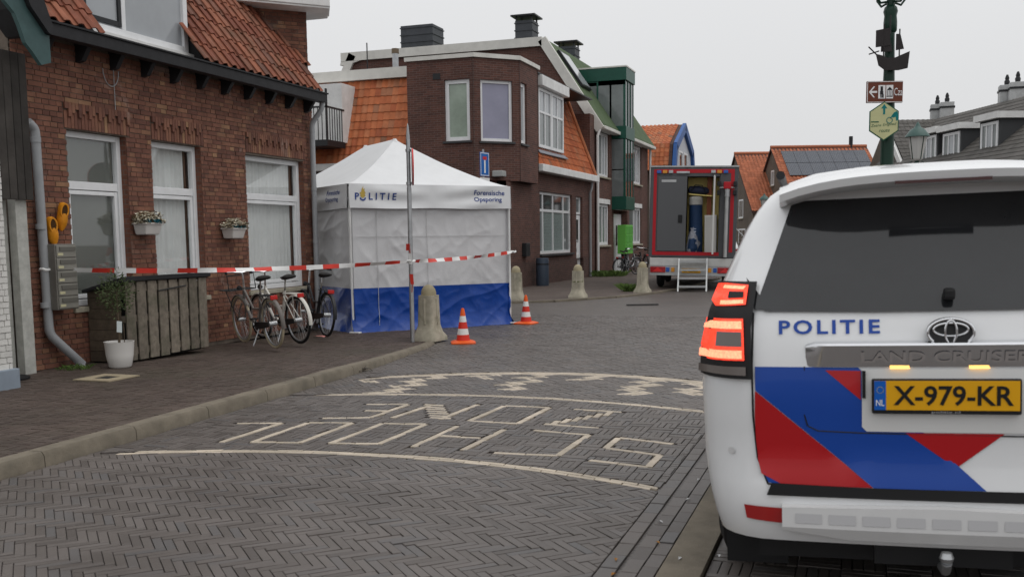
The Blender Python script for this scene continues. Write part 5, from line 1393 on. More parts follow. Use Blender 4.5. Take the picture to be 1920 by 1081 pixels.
# cross wing with the white verge
wgl, wgr = Vector((1.3, 64.0, 0)), Vector((4.6, 65.15, 0))
mb = MB().prism([wgl + cf_ * 4 + Vector((0, 0, 4.6)), wgl + Vector((0, 0, 8.25)), wgl - cf_ * 4 + Vector((0, 0, 4.6)), wgl - cf_ * 4, wgl + cf_ * 4], wgr - wgl)
mb.build('wing', MATS['drab_brick'], rw)
sw = (wgl + Vector((0, 0, 8.25)) - (wgl - cf_ * 4.2 + Vector((0, 0, 4.4)))).normalized(); wu = (wgr - wgl).normalized()
lay(rw, wgl - cf_ * 4.2 + Vector((0, 0, 4.5)) - wu * .1, wu, sw, 12, 16, .3, .345, MATS['dark_tile'], amp=.012)
MB().prism([wgl - cf_ * 4.4 - wu * .25 + Vector((0, 0, 4.2)), wgl - wu * .25 + Vector((0, 0, 8.3)), wgl - wu * .25 + Vector((0, 0, 7.8)), wgl - cf_ * 4.0 - wu * .25 + Vector((0, 0, 4.1))], wu * .15).build('verge_board', MATS['white_paint'], rw)
# ---------------------------------------------------------------- the police car (rear at local y = 0, forward +y, x right)
ZS = [.34, .42, .5, .58, .66, .8, .95, 1.08, 1.2, 1.3, 1.4, 1.5, 1.6, 1.68, 1.74, 1.79, 1.825, 1.845]
def lerp(t, x):
    for (a, b), (c, d) in zip(t, t[1:]):
        if x <= c: return b + (d - b) * max(0, (x - a)) / (c - a)
    return t[-1][1]
HWID = [(.34, .86), (.5, .9), (.66, .925), (.95, .93), (1.1, .92), (1.27, .885), (1.4, .835), (1.6, .745), (1.7, .685), (1.76, .62), (1.8, .55), (1.83, .45), (1.845, .34)]
REAR = [(.34, .06), (.42, .02), (.62, .03), (.66, .05), (.95, .035), (1.12, .05), (1.26, .085), (1.45, .19), (1.6, .27), (1.7, .31), (1.76, .3), (1.82, .34), (1.845, .5)]
CRAD = [(.34, .22), (.66, .24), (1.0, .24), (1.3, .22), (1.6, .2), (1.845, .2)]
CAR_L = 4.75
FRONT = [(.34, 4.62), (.5, 4.74), (.8, 4.75), (1.0, 4.6), (1.08, 4.2), (1.14, 3.55), (1.3, 3.2), (1.6, 2.75), (1.72, 2.55), (1.8, 2.3), (1.845, 2.0)]
def rear_y(u, z):
    w, r, y0 = lerp(HWID, z), lerp(CRAD, z), lerp(REAR, z)
    a = abs(u); y = y0 + .035 * (a / w) ** 2
    if a > w - r: y += r - math.sqrt(max(0, r * r - min(r, (a - (w - r))) ** 2))
    return y
def car_loft(mb, hw=HWID, scale=1.0):
    rings = []
    for z in ZS:
        w, r, yf = lerp(hw, z), lerp(CRAD, z), lerp(FRONT, z); ring = []
        for i in range(25):                              # rear edge from left to right
            s = -1 + 2 * i / 24; s = math.sin(s * math.pi / 2) ** 1 if abs(s) < 1 else s
            u = s * w; ring.append((u, rear_y(u, z), z))
        ybase = ring[-1][1]
        for i in range(1, 9): ring.append((w - (.0 if i < 7 else .05 * (i - 6)), ybase + (yf - .35 - ybase) * i / 8, z))
        for i in range(1, 10):
            s = 1 - 2 * i / 10; ring.append((w * .86 * s, yf - .12 * abs(s) ** 3 * 2, z))
        for i in range(8, 0, -1): ring.append((-w + (.0 if i < 7 else .05 * (i - 6)), ybase + (yf - .35 - ybase) * i / 8, z))
        rings.append(ring)
    return mb.loft(rings)
def patch(poly, off=.004, cut=.06, fy=rear_y):
    """a shape given in (u, z) laid on the car's rear surface"""
    bm = bmesh.new(); vs = [bm.verts.new((x, 0, z)) for x, z in poly]; bm.faces.new(vs)
    x0, x1 = min(p[0] for p in poly), max(p[0] for p in poly); z0, z1 = min(p[1] for p in poly), max(p[1] for p in poly)
    for ax, a, b in ((0, x0, x1), (2, z0, z1)):
        n = int((b - a) / cut)
        for k in range(1, n + 1):
            co = Vector((0, 0, 0)); co[ax] = a + (b - a) * k / (n + 1); no = Vector((0, 0, 0)); no[ax] = 1
            bmesh.ops.bisect_plane(bm, geom=bm.verts[:] + bm.edges[:] + bm.faces[:], plane_co=co, plane_no=no)
    bm.verts.index_update()
    mb = MB(); mb.add([(v.co.x, fy(v.co.x, v.co.z) - off, v.co.z) for v in bm.verts], [[v.index for v in f.verts] for f in bm.faces]); bm.free()
    return mb
def slab(poly, off, th, fy=rear_y, cut=.06):
    """like patch but with thickness standing off the surface"""
    mb = patch(poly, off + th, cut, fy); n = len(poly); e = []
    for i in range(n):
        (xa, za), (xb, zb) = poly[i], poly[(i + 1) % n]; k = max(1, int(math.hypot(xb - xa, zb - za) / cut))
        for j in range(k):
            p, q = (xa + (xb - xa) * j / k, za + (zb - za) * j / k), (xa + (xb - xa) * (j + 1) / k, za + (zb - za) * (j + 1) / k)
            mb.add([(p[0], fy(*p) - off - th, p[1]), (q[0], fy(*q) - off - th, q[1]), (q[0], fy(*q) - off + .01, q[1]), (p[0], fy(*p) - off + .01, p[1])], [(0, 1, 2, 3)])
    return mb
m_white = mat('car_white', (.74, .75, .76), .22, coat=1.0, var=.02)
m_glassc = mat('car_glass', (.018, .019, .021), .06, var=.3, scale=1.2, spec=.6)
m_blackp = mat('car_black', (.012, .012, .013), .5)
m_sblue = mat('stripe_blue', (.004, .055, .33), .35, coat=.25, spec=.3); m_sred = mat('stripe_red', (.42, .006, .01), .35, coat=.25, spec=.3)
car = thing('police_car', 'white police off-roader with red and blue stripes and lit rear lamp', 'car', (.339, 4.031, .0), (0, -.026, R(3.3)))
body = car_loft(MB()).build('body', m_white, car, smooth=True, angle=30)
def shape(name, poly, m, off=.004, parent=None, **k): return patch(poly, off, **k).build(name, m, parent or car, smooth=True, angle=80)
# tailgate seam and stripes
TG = [(-.705, 1.262), (-.712, 1.05), (-.71, .85), (-.695, .68), (-.655, .578), (-.4, .57), (0, .568), (.4, .57), (.655, .578), (.695, .68), (.71, .85), (.712, 1.05), (.705, 1.262)]
mb = MB()
for a, b in zip(TG, TG[1:]):
    n = max(1, int(math.hypot(b[0] - a[0], b[1] - a[1]) / .06))
    mb.tube([(a[0] + (b[0] - a[0]) * i / n, rear_y(a[0] + (b[0] - a[0]) * i / n, a[1] + (b[1] - a[1]) * i / n) - .001, a[1] + (b[1] - a[1]) * i / n) for i in range(n + 1)], .0042, 5)
mb.build('tailgate_seam', m_blackp, car)
shape('blue_stripe', [(-.7, 1.049), (-.31, 1.047), (.0, .715), (.146, .577), (-.254, .575), (-.7, .955)], m_sblue, .003)
shape('blue_stripe', [(-.672, .628), (-.652, .584), (-.6, .579)], m_sblue, .003)
shape('red_stripe', [(-.701, .953), (-.258, .577), (-.6, .579), (-.68, .62), (-.697, .69), (-.703, .85)], m_sred, .0035)
shape('red_stripe', [(-.432, 1.036), (-.301, 1.034), (-.301, .921)], m_sred, .0045)
shape('red_stripe', [(-.139, .793), (.209, .794), (.043, .659)], m_sred, .0045)
shape('red_stripe', [(.3, .58), (.69, .62), (.7, .95)], m_sred, .0035)
# recessed number plate field
shape('plate_field', [(-.297, 1.04), (.3, 1.04), (.3, .797), (-.28, .797), (-.297, .815)], mat('car_white_flat', (.66, .66, .65), .35, coat=.5), .006)
mb = MB(); q = [(-.51, 1.05), (-.512, .86), (-.5, .815), (-.46, .795), (-.3, .79), (.3, .785), (.5, .8), (.512, .86), (.51, 1.05)]
for a, b in zip(q, q[1:]):
    mb.tube([(a[0] + (b[0] - a[0]) * i / 5, rear_y(a[0] + (b[0] - a[0]) * i / 5, a[1]) - .002, a[1] + (b[1] - a[1]) * i / 5) for i in range(6)], .003, 5)
mb.build('recess_edge', m_blackp, car)
MB().box(-.296, -.284, -.02 + rear_y(-.29, 1) , rear_y(-.29, 1), .93, 1.035).build('side_slot', m_blackp, car)
py = rear_y(0, .94) - .012
pl = MB().box(-.262, .262, py - .014, py + .01, .872, 1.006).build('number_plate', m_blackp, car, bevel=.006)
MB().box(-.254, .254, py - .018, py - .0135, .888, 1.0).build('plate_face', mat('plate_yellow', (.72, .36, .006), .35), pl)
MB().box(-.254, -.212, py - .0195, py - .0175, .888, 1.0).build('country_band', mat('plate_blue', (.005, .1, .45), .35), pl)
FPL = lambda x0, z0: (lambda x, z: (x0 + x, py - .0205, z0 + z))
lettering('lettering', 'X-979-KR', FPL(-.185, .906), mat('plate_black', (.01, .01, .01), .4), pl, .076, .418, bold=.018)
lettering('lettering', 'NL', FPL(-.248, .904), mat('sign_white', (.75, .75, .75), .4), pl, .024, .03, bold=.01)
lettering('lettering', 'politie.nl', FPL(-.05, .874), mat('plate_grey', (.35, .35, .35), .4), pl, .012, .1)
for k in range(12):
    a = 2 * math.pi * k / 12; MB().box(-.233 + .012 * math.cos(a) - .0012, -.233 + .012 * math.cos(a) + .0012, py - .0205, py - .019, .965 + .012 * math.sin(a) - .0012, .965 + .012 * math.sin(a) + .0012).build('star', mat('star_yellow', (.6, .5, .05), .5), pl)
# chrome garnish with raised letters and the two plate lamps below it
rings = []
for i in range(25):
    u = -.505 + 1.01 * i / 24; k = max(0, min(1, (.505 - abs(u)) / .03)); b = rear_y(u, 1.09)
    rings.append([(u, b + .004, 1.048), (u, b - .012 * k, 1.05), (u, b - .022 * k, 1.085), (u, b - .034 * k, 1.122 + .012 * k), (u, b - .03 * k, 1.13 + .012 * k), (u, b + .004, 1.136 + .012 * k)])
chr_ = MB().loft(rings).build('chrome_garnish', MATS['chrome'], car, smooth=True, angle=40)
lettering('lettering', 'LAND CRUISER', lambda x, z: (-.3 + x, rear_y(-.3 + x, 1.09) - .0215 - z * .33, 1.068 + z), mat('chrome_light', (.9, .9, .92), .2, metal=1.0), chr_, .042, .6, bold=.015)
for x in (-.16, .12):
    MB().box(x - .035, x + .035, rear_y(0, 1.04) - .018, rear_y(0, 1.04) - .007, 1.0445, 1.0475).build('plate_lamp', mat('plate_lamp', (1.0, .55, .12), .4, emit=3.0), car, bevel=.003)
# badge: three ellipses on a dark oval
def oval(cx, cz, a, b, r, m, parent, n=36, off=.04):
    return MB().tube([(cx + a * math.cos(t), rear_y(cx, cz) - off, cz + b * math.sin(t)) for t in [2 * math.pi * k / n for k in range(n)]], r, 8, closed=True).build('badge_ring', m, parent, smooth=True)
bd = slab([(.019 + .082 * math.cos(t), 1.181 + .053 * math.sin(t)) for t in [2 * math.pi * k / 28 for k in range(28)]], .002, .036).build('badge', m_blackp, car)
oval(.019, 1.181, .08, .051, .0065, MATS['chrome'], bd); oval(.019, 1.192, .06, .024, .005, MATS['chrome'], bd, off=.042); oval(.019, 1.183, .02, .043, .005, MATS['chrome'], bd, off=.043)
lettering('lettering', 'POLITIE', lambda x, z: (-.606 + x, rear_y(-.606 + x, 1.18 + z) - .005, 1.176 + z), m_sblue, car, .055, .378, bold=.025, space=1.25)
# rear window, spoiler, wiper
shape('rear_window', [(-.66, 1.268), (-.25, 1.26), (.25, 1.26), (.66, 1.268), (.69, 1.3), (.62, 1.5), (.555, 1.69), (.5, 1.705), (-.5, 1.705), (-.555, 1.69), (-.62, 1.5), (-.69, 1.3)], m_glassc, .007)
shape('quarter_glass', [(-.7, 1.275), (-.665, 1.275), (-.635, 1.275), (-.735, 1.40)], m_glassc, .007)
shape('quarter_glass', [(.7, 1.275), (.735, 1.4), (.635, 1.275), (.665, 1.275)], m_glassc, .007)
sp_rings = []
for i in range(17):
    u = -.6 + 1.2 * i / 16; c = 1 - (abs(u) / .6) ** 4
    y0 = .1 + .12 * (1 - c); zt = 1.79 + .018 * (1 - (u / .6) ** 2) - .04 * (1 - c)
    sp_rings.append([(u, y0 + .45, zt + .035), (u, y0 + .1, zt + .012), (u, y0, zt - .02), (u, y0 + .01, zt - .05), (u, y0 + .06, zt - .07), (u, y0 + .45, zt - .05)])
spo = MB().loft(sp_rings).build('spoiler', m_white, car, smooth=True, angle=40)
MB().box(-.17, .17, .097, .11, 1.745, 1.757).build('brake_lamp', mat('lamp_dark_red', (.05, .012, .012), .2), spo)
MB().box(.0, .04, rear_y(0, 1.3) - .05, rear_y(0, 1.3), 1.3, 1.345).build('wiper_hub', m_blackp, car, bevel=.012)
# tail lamps: dark housing wrapping the corner, lit lenses on it
m_lit = mat('lamp_lit', (1.0, .06, .025), .25, emit=.85, var=.3, scale=70); m_core = mat('lamp_core', (1.0, .33, .18), .25, emit=1.25, var=.3, scale=90); m_dimr = mat('lens_red', (.25, .008, .008), .12); m_clear = mat('lens_clear', (.14, .12, .11), .12)
def side_pt(s, u, z, off):
    """point on the rear corner: u is arc distance measured outwards from x = .68"""
    w, r = lerp(HWID, z), lerp(CRAD, z); x = .66 + u
    x_max = w
    if x <= w - r * .0001 and x < w: return (s * x, rear_y(x, z) - off, z)
    extra = x - w; return (s * (w + off), rear_y(w - 1e-4, z) + extra, z)
def corner_patch(poly, s, off, cut=.03):
    bm = bmesh.new(); bm.faces.new([bm.verts.new((x, 0, z)) for x, z in poly])
    x0, x1 = min(p[0] for p in poly), max(p[0] for p in poly); z0, z1 = min(p[1] for p in poly), max(p[1] for p in poly)
    for ax, a, b in ((0, x0, x1), (2, z0, z1)):
        n = int((b - a) / cut)
        for k in range(1, n + 1):
            co = Vector((0, 0, 0)); co[ax] = a + (b - a) * k / (n + 1); no = Vector((0, 0, 0)); no[ax] = 1
            bmesh.ops.bisect_plane(bm, geom=bm.verts[:] + bm.edges[:] + bm.faces[:], plane_co=co, plane_no=no)
    bm.verts.index_update(); mb = MB()
    def f(x, z):
        w, r = lerp(HWID, z), lerp(CRAD, z); xx = .66 + x; lim = w - .012
        if xx <= lim: return (s * xx, rear_y(xx, z) - off, z)
        return (s * (lim + off * .7 + .004), rear_y(lim, z) + (xx - lim) * 1.6 - off * .6, z)
    mb.add([f(v.co.x, v.co.z) for v in bm.verts], [[v.index for v in fc.verts] for fc in bm.faces]); bm.free(); return mb
for s in (-1, 1):
    hs = corner_patch([(.05, 1.0), (.31, 1.0), (.31, 1.2), (.25, 1.385), (.03, 1.385), (.055, 1.2)], s, .022).build('tail_lamp', m_blackp, car, smooth=True, angle=80)
    lit = m_lit if s < 0 else m_dimr
    for nm, poly, m, o in (('lens', [(.075, 1.295), (.205, 1.285), (.185, 1.375), (.16, 1.378), (.065, 1.372)], lit, .03), ('lens', [(.08, 1.075), (.275, 1.07), (.275, 1.15), (.24, 1.235), (.085, 1.24)], lit, .03),
                           ('lamp_core', [(.085, 1.3), (.185, 1.292), (.182, 1.308), (.085, 1.314)], m_core if s < 0 else m_dimr, .033), ('lamp_core', [(.085, 1.355), (.175, 1.357), (.168, 1.37), (.075, 1.367)], m_core if s < 0 else m_dimr, .033),
                           ('dark_field', [(.085, 1.322), (.15, 1.318), (.146, 1.346), (.083, 1.346)], m_blackp, .034),
                           ('lamp_core', [(.09, 1.082), (.26, 1.078), (.26, 1.11), (.09, 1.115)], m_core if s < 0 else m_dimr, .033), ('lamp_core', [(.09, 1.2), (.235, 1.195), (.222, 1.225), (.092, 1.23)], m_core if s < 0 else m_dimr, .033),
                           ('indicator', [(.09, 1.13), (.2, 1.127), (.195, 1.185), (.092, 1.188)], m_clear, .034), ('reverse_lens', [(.075, 1.015), (.285, 1.015), (.28, 1.045), (.075, 1.05)], m_clear, .03)):
        corner_patch(poly, s, o).build(nm, m, hs, smooth=True, angle=80)
# bumper: dark step, white lower bar, reflectors
shape('bumper_step', [(-.64, .585), (-.3, .578), (.3, .578), (.64, .585), (.66, .535), (-.66, .535)], m_blackp, .012)
bmp = slab([(-.6, .5), (0, .515), (.6, .5), (.6, .41), (.35, .375), (-.35, .375), (-.6, .41)], .004, .05).build('bumper_bar', mat('bumper_silver', (.6, .6, .6), .4, var=.04), car)
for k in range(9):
    x = -.5 + k * .125; shape('bumper_field', [(x - .05, .478), (x + .05, .478), (x + .05, .44), (x - .05, .44)], mat('bumper_grey', (.48, .48, .49), .4), .056, parent=bmp)  # row of darker grey rectangles along the bar
for s in (-1, 1):
    shape('reflector', [(s * .75, .49), (s * .6, .485), (s * .6, .425), (s * .74, .435)][::s], mat('lens_red2', (.3, .012, .012), .12), .012)
    shape('sensor', [(s * .8 + .014 * math.cos(t), .7 + .014 * math.sin(t)) for t in [2 * math.pi * k / 12 for k in range(12)]], mat('sensor_white', (.6, .6, .6), .4), .004)
mb = MB(); mb.tube([(0, .3, .3), (0, .1, .26), (0, .0, .27), (0, -.03, .31)], .02, 8); mb.lathe([(.001, .3), (.022, .315), (.027, .33), (.019, .35), (.001, .355)], 12, (0, -.03, 0))
mb.build('tow_hook', MATS['steel'], car, smooth=True)
MB().box(-.25, .25, .08, .14, .26, .36).build('tow_bracket', m_blackp, car)
# wheels, mudflaps, underbody
for x in (-.79, .79):
    for y in (1.02, 3.8):
        c = Vector((x, y, .37))
        t_ = MB().tube([c + Vector((0, math.cos(a) * .27, math.sin(a) * .27)) for a in [2 * math.pi * k / 28 for k in range(28)]], .12, 10, closed=True).build('wheel', MATS['rubber'], car, smooth=True)
        MB().tube([c + Vector((math.copysign(.06, x), 0, 0)), c + Vector((math.copysign(.1, x), 0, 0))], .2, 20).build('rim', MATS['steel'], t_, smooth=True)
    MB().box(min(x * .74, x * 1.08), max(x * .74, x * 1.08), .52, .54, .1, .5).build('mudflap', m_blackp, car)
MB().box(-.7, .7, .25, 4.4, .22, .4).build('underbody', m_blackp, car)
# sides: windows, mirrors, door lines
for s in (-1, 1):
    def sp(y, z): 
        w = lerp(HWID, z); return (s * (w + .006), y, z)
    for y0, y1 in ((.55, 1.25), (1.35, 2.2), (2.3, 3.0)):
        MB().add([sp(y0, 1.22), sp(y1, 1.22), sp(min(y1, 2.75), 1.6), sp(y0 + (.08 if y0 > 1 else .12), 1.6)], [(0, 1, 2, 3)]).build('side_window', m_glassc, car)
    MB().box(s * .93 - .06, s * .93 + .06, 2.85, 2.98, 1.1, 1.24).build('mirror', m_white, car, bevel=.03)
    MB().tube([sp(.8, .8), sp(3.2, .8)], .012, 6).build('side_trim', m_sblue, car)
    MB().tube([(s * .6, .6, 1.83), (s * .6, 2.2, 1.85)], .02, 8).build('roof_rail', MATS['dark_metal'], car, smooth=True)
    MB().box(s * .6 - .03, s * .6 + .03, 4.55, 4.72, .85, 1.0).build('headlight', m_clear, car, bevel=.02)
MB().add([(-.68, 3.25, 1.22), (.68, 3.25, 1.22), (.58, 2.7, 1.64), (-.58, 2.7, 1.64)], [(0, 1, 2, 3)]).build('windscreen', m_glassc, car)

# ---------------------------------------------------------------- grey forensic truck (rear at local y = 0)
trk = thing('forensic_truck', 'dark grey forensic truck with red reflective frame and open rear door', 'truck', (-4.68, 29.24, 0), (0, .024, R(6.7)))
m_tg = mat('truck_grey', (.085, .088, .094), .42, var=.06); m_tdoor = mat('truck_door', (.1, .103, .108), .35); m_trd = mat('reflect_red', (.42, .012, .02), .35); m_alu = mat('alu', (.45, .46, .46), .4, metal=.7, var=.1)
HW_, ZB, ZT = 1.25, .95, 3.55
ox0, ox1, oz0, oz1 = -.17, .72, 1.06, 3.28     # door opening
bxm = MB()
bxm.box(-HW_, ox0 - .03, 0, .08, ZB, ZT); bxm.box(ox1 + .02, HW_, 0, .08, ZB, ZT); bxm.box(ox0 - .03, ox1 + .02, 0, .08, ZB, oz0); bxm.box(ox0 - .03, ox1 + .02, 0, .08, oz1, ZT)
bxm.box(-HW_, -HW_ + .06, .08, 5.6, ZB, ZT); bxm.box(HW_ - .06, HW_, .08, 5.6, ZB, ZT); bxm.box(-HW_ + .06, HW_ - .06, .08, 5.6, ZT - .06, ZT); bxm.box(-HW_ + .06, HW_ - .06, .08, 5.6, ZB, ZB + .08); bxm.box(-HW_ + .06, HW_ - .06, 5.5, 5.6, ZB + .08, ZT - .06)
bxm.build('box_body', m_tg, trk, bevel=.015)
MB().box(-HW_ - .02, HW_ + .02, -.02, 5.6, ZT, ZT + .04).build('roof_edge', m_alu, trk)
fr_ = MB(); a = .1
fr_.box(-HW_ + .1, HW_ - .1, -.008, 0, ZT - .17, ZT - .06); fr_.box(-HW_ + .1, -HW_ + .19, -.008, 0, ZB + .16, ZT - .17); fr_.box(HW_ - .2, HW_ - .1, -.008, 0, ZB + .16, ZT - .17); fr_.box(-HW_ + .1, ox1 + .05, -.008, 0, ZB + .06, ZB + .16)
fr_.build('red_frame', m_trd, trk)
dl = MB().box(-1.02, ox0 - .02, -.03, -.002, ZB + .18, 3.27).build('closed_door', m_tdoor, trk, bevel=.012)
MB().box(-.42, -.3, -.05, -.03, 1.95, 2.18).build('door_handle', m_blackp, dl, bevel=.01)
MB().box(-.92, -.5, -.034, -.03, 3.12, 3.19).build('door_badge', m_alu, dl)
MB().box(ox1 - .14, ox1 - .1, -.72, 0, oz0, oz1).build('open_door', mat('door_white', (.6, .6, .58), .45), trk, bevel=.01)
MB().box(ox0 - .02, ox1 + .02, .62, .65, oz0, oz1).build('back_panel', mat('inner_yellow', (.8, .64, .22), .6), trk)  # bright yellow, set far forward, imitates the lit interior
MB().box(ox0 + .55, ox0 + .68, .3, .6, 1.9, oz1).build('inner_post', mat('inner_brown', (.2, .06, .025), .6), trk)
MB().box(ox0 - .2, ox1 + .1, .085, .62, oz0 - .03, oz0).build('inner_floor', m_alu, trk)
for x, y, zz in ((-.9, 1.5, 0),): pass
for px_, m, z in ((-1.0, mat('blue_lamp', (.02, .1, .4), .2), 0), (-.83, mat('amber_lamp', (.6, .25, .02), .2), 0), (-.66, MATS['steel'], 0), (.55, MATS['steel'], 0), (.72, mat('amber_lamp', (.6, .25, .02), .2), 0), (.9, mat('blue_lamp', (.02, .1, .4), .2), 0)):
    MB().box(px_ - .065, px_ + .065, -.06, 0, 3.37, 3.46).build('marker_lamp', m, trk, bevel=.012)
MB().box(-.5, -.12, -.05, 0, 3.36, 3.43).build('light_bar', MATS['steel'], trk, bevel=.015)
# telescopic mast with its red lamp head
MB().tube([(.95, -.1, ZB + .02), (.95, -.1, 2.75)], .055, 10).build('mast', m_alu, trk, smooth=True)
MB().tube([(.95, -.1, 2.7), (.95, -.1, 2.95)], .075, 10).build('mast_collar', MATS['steel'], trk, smooth=True)
MB().box(.85, 1.06, -.2, -.02, 2.92, 3.12).build('mast_head', m_trd, trk, bevel=.02)
for x in (.72, 1.17):
    for z in (2.75, 3.0): MB().box(x - .05, x + .05, -.12, -.0, z, z + .14).build('work_lamp', MATS['dark_metal'], trk, bevel=.015)
mb = MB(); mb.tube([(.72, -.06, 2.96), (1.17, -.06, 2.96)], .018, 6); mb.build('lamp_bracket', m_alu, trk)
# tail: white beam, lamps, plate, chassis, wheels
MB().box(-1.2, 1.2, .0, .1, .7, .93).build('tail_beam', mat('beam_white', (.55, .55, .53), .5, var=.1), trk, bevel=.01)
MB().box(-1.2, 1.2, -.02, .1, .42, .46).build('bumper_bar', m_alu, trk)
MB().box(-1.2, 1.2, .02, .1, .46, .7).build('lamp_board', m_alu, trk)
for s in (-1, 1):
    MB().box(s * .97 - .22, s * .97 + .22, -.03, .02, .5, .67).build('tail_lamp', mat('truck_lens', (.32, .012, .015), .2), trk, bevel=.012)
    MB().add([(s * .97 - .16, -.034, .52), (s * .97 + .16, -.034, .52), (s * .97, -.034, .655)], [(0, 1, 2)]).build('triangle_reflector', mat('tri_red', (.6, .02, .02), .3), trk)
    MB().box(s * .68 - .05, s * .68 + .05, -.025, .02, .52, .65).build('marker_lamp', mat('blue_lamp', (.02, .1, .4), .2), trk, bevel=.01)
    MB().box(s * .53 - .05, s * .53 + .05, -.025, .02, .52, .65).build('marker_lamp', mat('amber_lamp', (.6, .25, .02), .2), trk, bevel=.01)
    for y in (1.5, 4.9):
        c = Vector((s * .98, y, .38)); t_ = MB().tube([c + Vector((0, math.cos(a) * .27, math.sin(a) * .27)) for a in [2 * math.pi * k / 24 for k in range(24)]], .115, 8, closed=True).build('wheel', MATS['rubber'], trk, smooth=True)
        MB().tube([c - Vector((.05 * s, 0, 0)), c + Vector((.09 * s, 0, 0))], .2, 16).build('rim', MATS['steel'], t_, smooth=True)
MB().box(-.9, .9, .2, 7.2, .4, .9).build('chassis', m_blackp, trk)
MB().box(-.27, .27, -.04, .02, .5, .63).build('number_plate', mat('plate_yellow', (.72, .36, .006), .35), trk)
lettering('lettering', 'OP-80-KK', lambda x, z: (-.22 + x, -.042, .525 + z), mat('plate_black', (.01, .01, .01), .4), trk, .08, .44, bold=.015)
MB().box(-1.18, 1.18, 5.75, 7.6, .5, 2.7).build('cab', mat('cab_white', (.6, .6, .6), .3, coat=.5), trk, bevel=.12)
MB().box(-1.08, 1.08, 7.58, 7.63, 1.5, 2.4).build('windscreen', m_glassc, trk)
MB().tube([(1.1, 4.5, ZT), (1.1, 4.5, ZT + .3)], .07, 10).build('roof_vent', MATS['dark_metal'], trk, smooth=True)
# aluminium steps at the rear
st_ = thing('truck_steps', 'aluminium fold-out steps leaning at the rear of the truck', 'steps', (-4.68, 29.24, 0), (0, .0, R(6.7)))
for x in (-.33, .47): MB().hexa([(x - .02, -.75, .0), (x + .02, -.75, .0), (x + .02, -.68, .0), (x - .02, -.68, .0), (x - .02, -.12, .93), (x + .02, -.12, .93), (x + .02, -.05, .93), (x - .02, -.05, .93)]).build('rail', m_alu, st_)
for k in range(4):
    t = (k + .6) / 4; y = -.72 + .62 * t; z = .93 * t
    MB().box(-.31, .45, y - .1, y + .1, z - .035, z + .02).build('tread', m_alu, st_)
# side steps with a handrail
ss = thing('side_steps', 'grey metal steps with handrail at the right side of the truck', 'steps', (-3.75, 31.3, 0), (0, 0, R(6.7)))
for y in (-.35, .35): MB().hexa([(.0, y - .02, 1.0), (.04, y - .02, .95), (.9, y - .02, .0), (.8, y - .02, .0), (.0, y + .02, 1.0), (.04, y + .02, .95), (.9, y + .02, .0), (.8, y + .02, .0)]).build('rail', m_alu, ss)
for k in range(4): MB().box(.1 + k * .2, .32 + k * .2, -.33, .33, .78 - k * .22, .81 - k * .22).build('tread', m_alu, ss)
MB().tube([(.05, -.4, 1.0), (.05, -.4, 1.85), (.85, -.4, 1.0), (.85, -.4, .1)], .02, 6).build('handrail', m_alu, ss, smooth=True)
# load inside the truck: each thing on its own
def local(o, x, y, z): return Matrix.LocRotScale(o.location, o.rotation_euler, None) @ Vector((x, y, z))
tent_bag = thing('tent_bag', 'tall dark blue tent bag standing in the open truck', 'bag', local(trk, .1, .3, oz0), (0, 0, R(6.7)))
MB().lathe([(.17, 0), (.2, .05), (.2, .6), (.19, 1.2), (.19, 1.42)], 18).build('sleeve', mat('bag_blue', (.012, .035, .09), .6, var=.25, bump=.4, bscale=14), tent_bag, smooth=True)
MB().lathe([(.2, 1.42), (.205, 1.46), (.2, 1.62), (.14, 1.66), (.001, 1.67)], 18).build('top', mat('bag_grey', (.4, .39, .36), .7, var=.15), tent_bag, smooth=True, angle=50)
lettering('lettering', 'TENT', lambda x, z: (.02 - z, -math.sqrt(max(0, .205 ** 2 - (.02 - z) ** 2)), .35 + x), mat('bag_print', (.4, .45, .55), .6), tent_bag, .09, .42, bold=.02)
sack = thing('plastic_sack', 'crumpled clear plastic sack at the foot of the tent bag', 'sack', local(trk, .02, .14, oz0), (0, 0, .1))
rings = []
for z, r in ((0, .2), (.1, .24), (.3, .22), (.5, .17), (.62, .1), (.68, .06), (.75, .09)):
    rings.append([(math.cos(a) * r * (.8 + .5 * noise.noise(Vector((a * 1.3, z * 5, 2)))), math.sin(a) * r * .6 * (.8 + .5 * noise.noise(Vector((a * 1.7, z * 4, 9)))), z) for a in [2 * math.pi * k / 16 for k in range(16)]])
MB().loft(rings).build('film', mat('sack_film', (.24, .25, .29), .25, var=.4, scale=14, bump=.6, bscale=25), sack, smooth=True, angle=80)
MB().lathe([(.12, .05), (.16, .15), (.13, .4), (.05, .5)], 10).build('filling', mat('bag_blue', (.012, .035, .09), .6), sack)
cb = thing('white_cabinet', 'white cabinet standing inside the truck doorway', 'cabinet', local(trk, .5, .25, oz0), (0, 0, R(6.7)))
MB().box(-.14, .2, -.1, .5, 0, 1.12).build('case', mat('cab_white2', (.62, .61, .58), .5), cb, bevel=.012)
MB().box(-.12, .18, -.112, -.1, .03, 1.08).build('front', mat('cab_front', (.56, .55, .52), .5), cb)
gb = thing('gear_bag', 'dark gear bag lying on the shelf in the truck', 'bag', local(trk, .12, .3, 2.78), (0, R(6), R(6.7)))
rings = [[(x, r * math.cos(a) * .9, .12 + r * math.sin(a)) for a in [2 * math.pi * k / 12 for k in range(12)]] for x, r in ((-.3, .05), (-.26, .1), (0, .13), (.24, .1), (.3, .05))]
MB().loft(rings).build('bag_body', mat('bag_dark', (.015, .02, .045), .6, bump=.4, bscale=20), gb, smooth=True)
MB().tube([(-.2, -.1, .1), (-.1, -.16, .26), (.1, -.16, .26), (.2, -.1, .1)], .014, 6).build('strap', m_blackp, gb, smooth=True)
MB().box(-.26, .42, -.12, .26, -.03, .0).build('shelf_board', mat('inner_yellow', (.8, .64, .22), .6), gb)
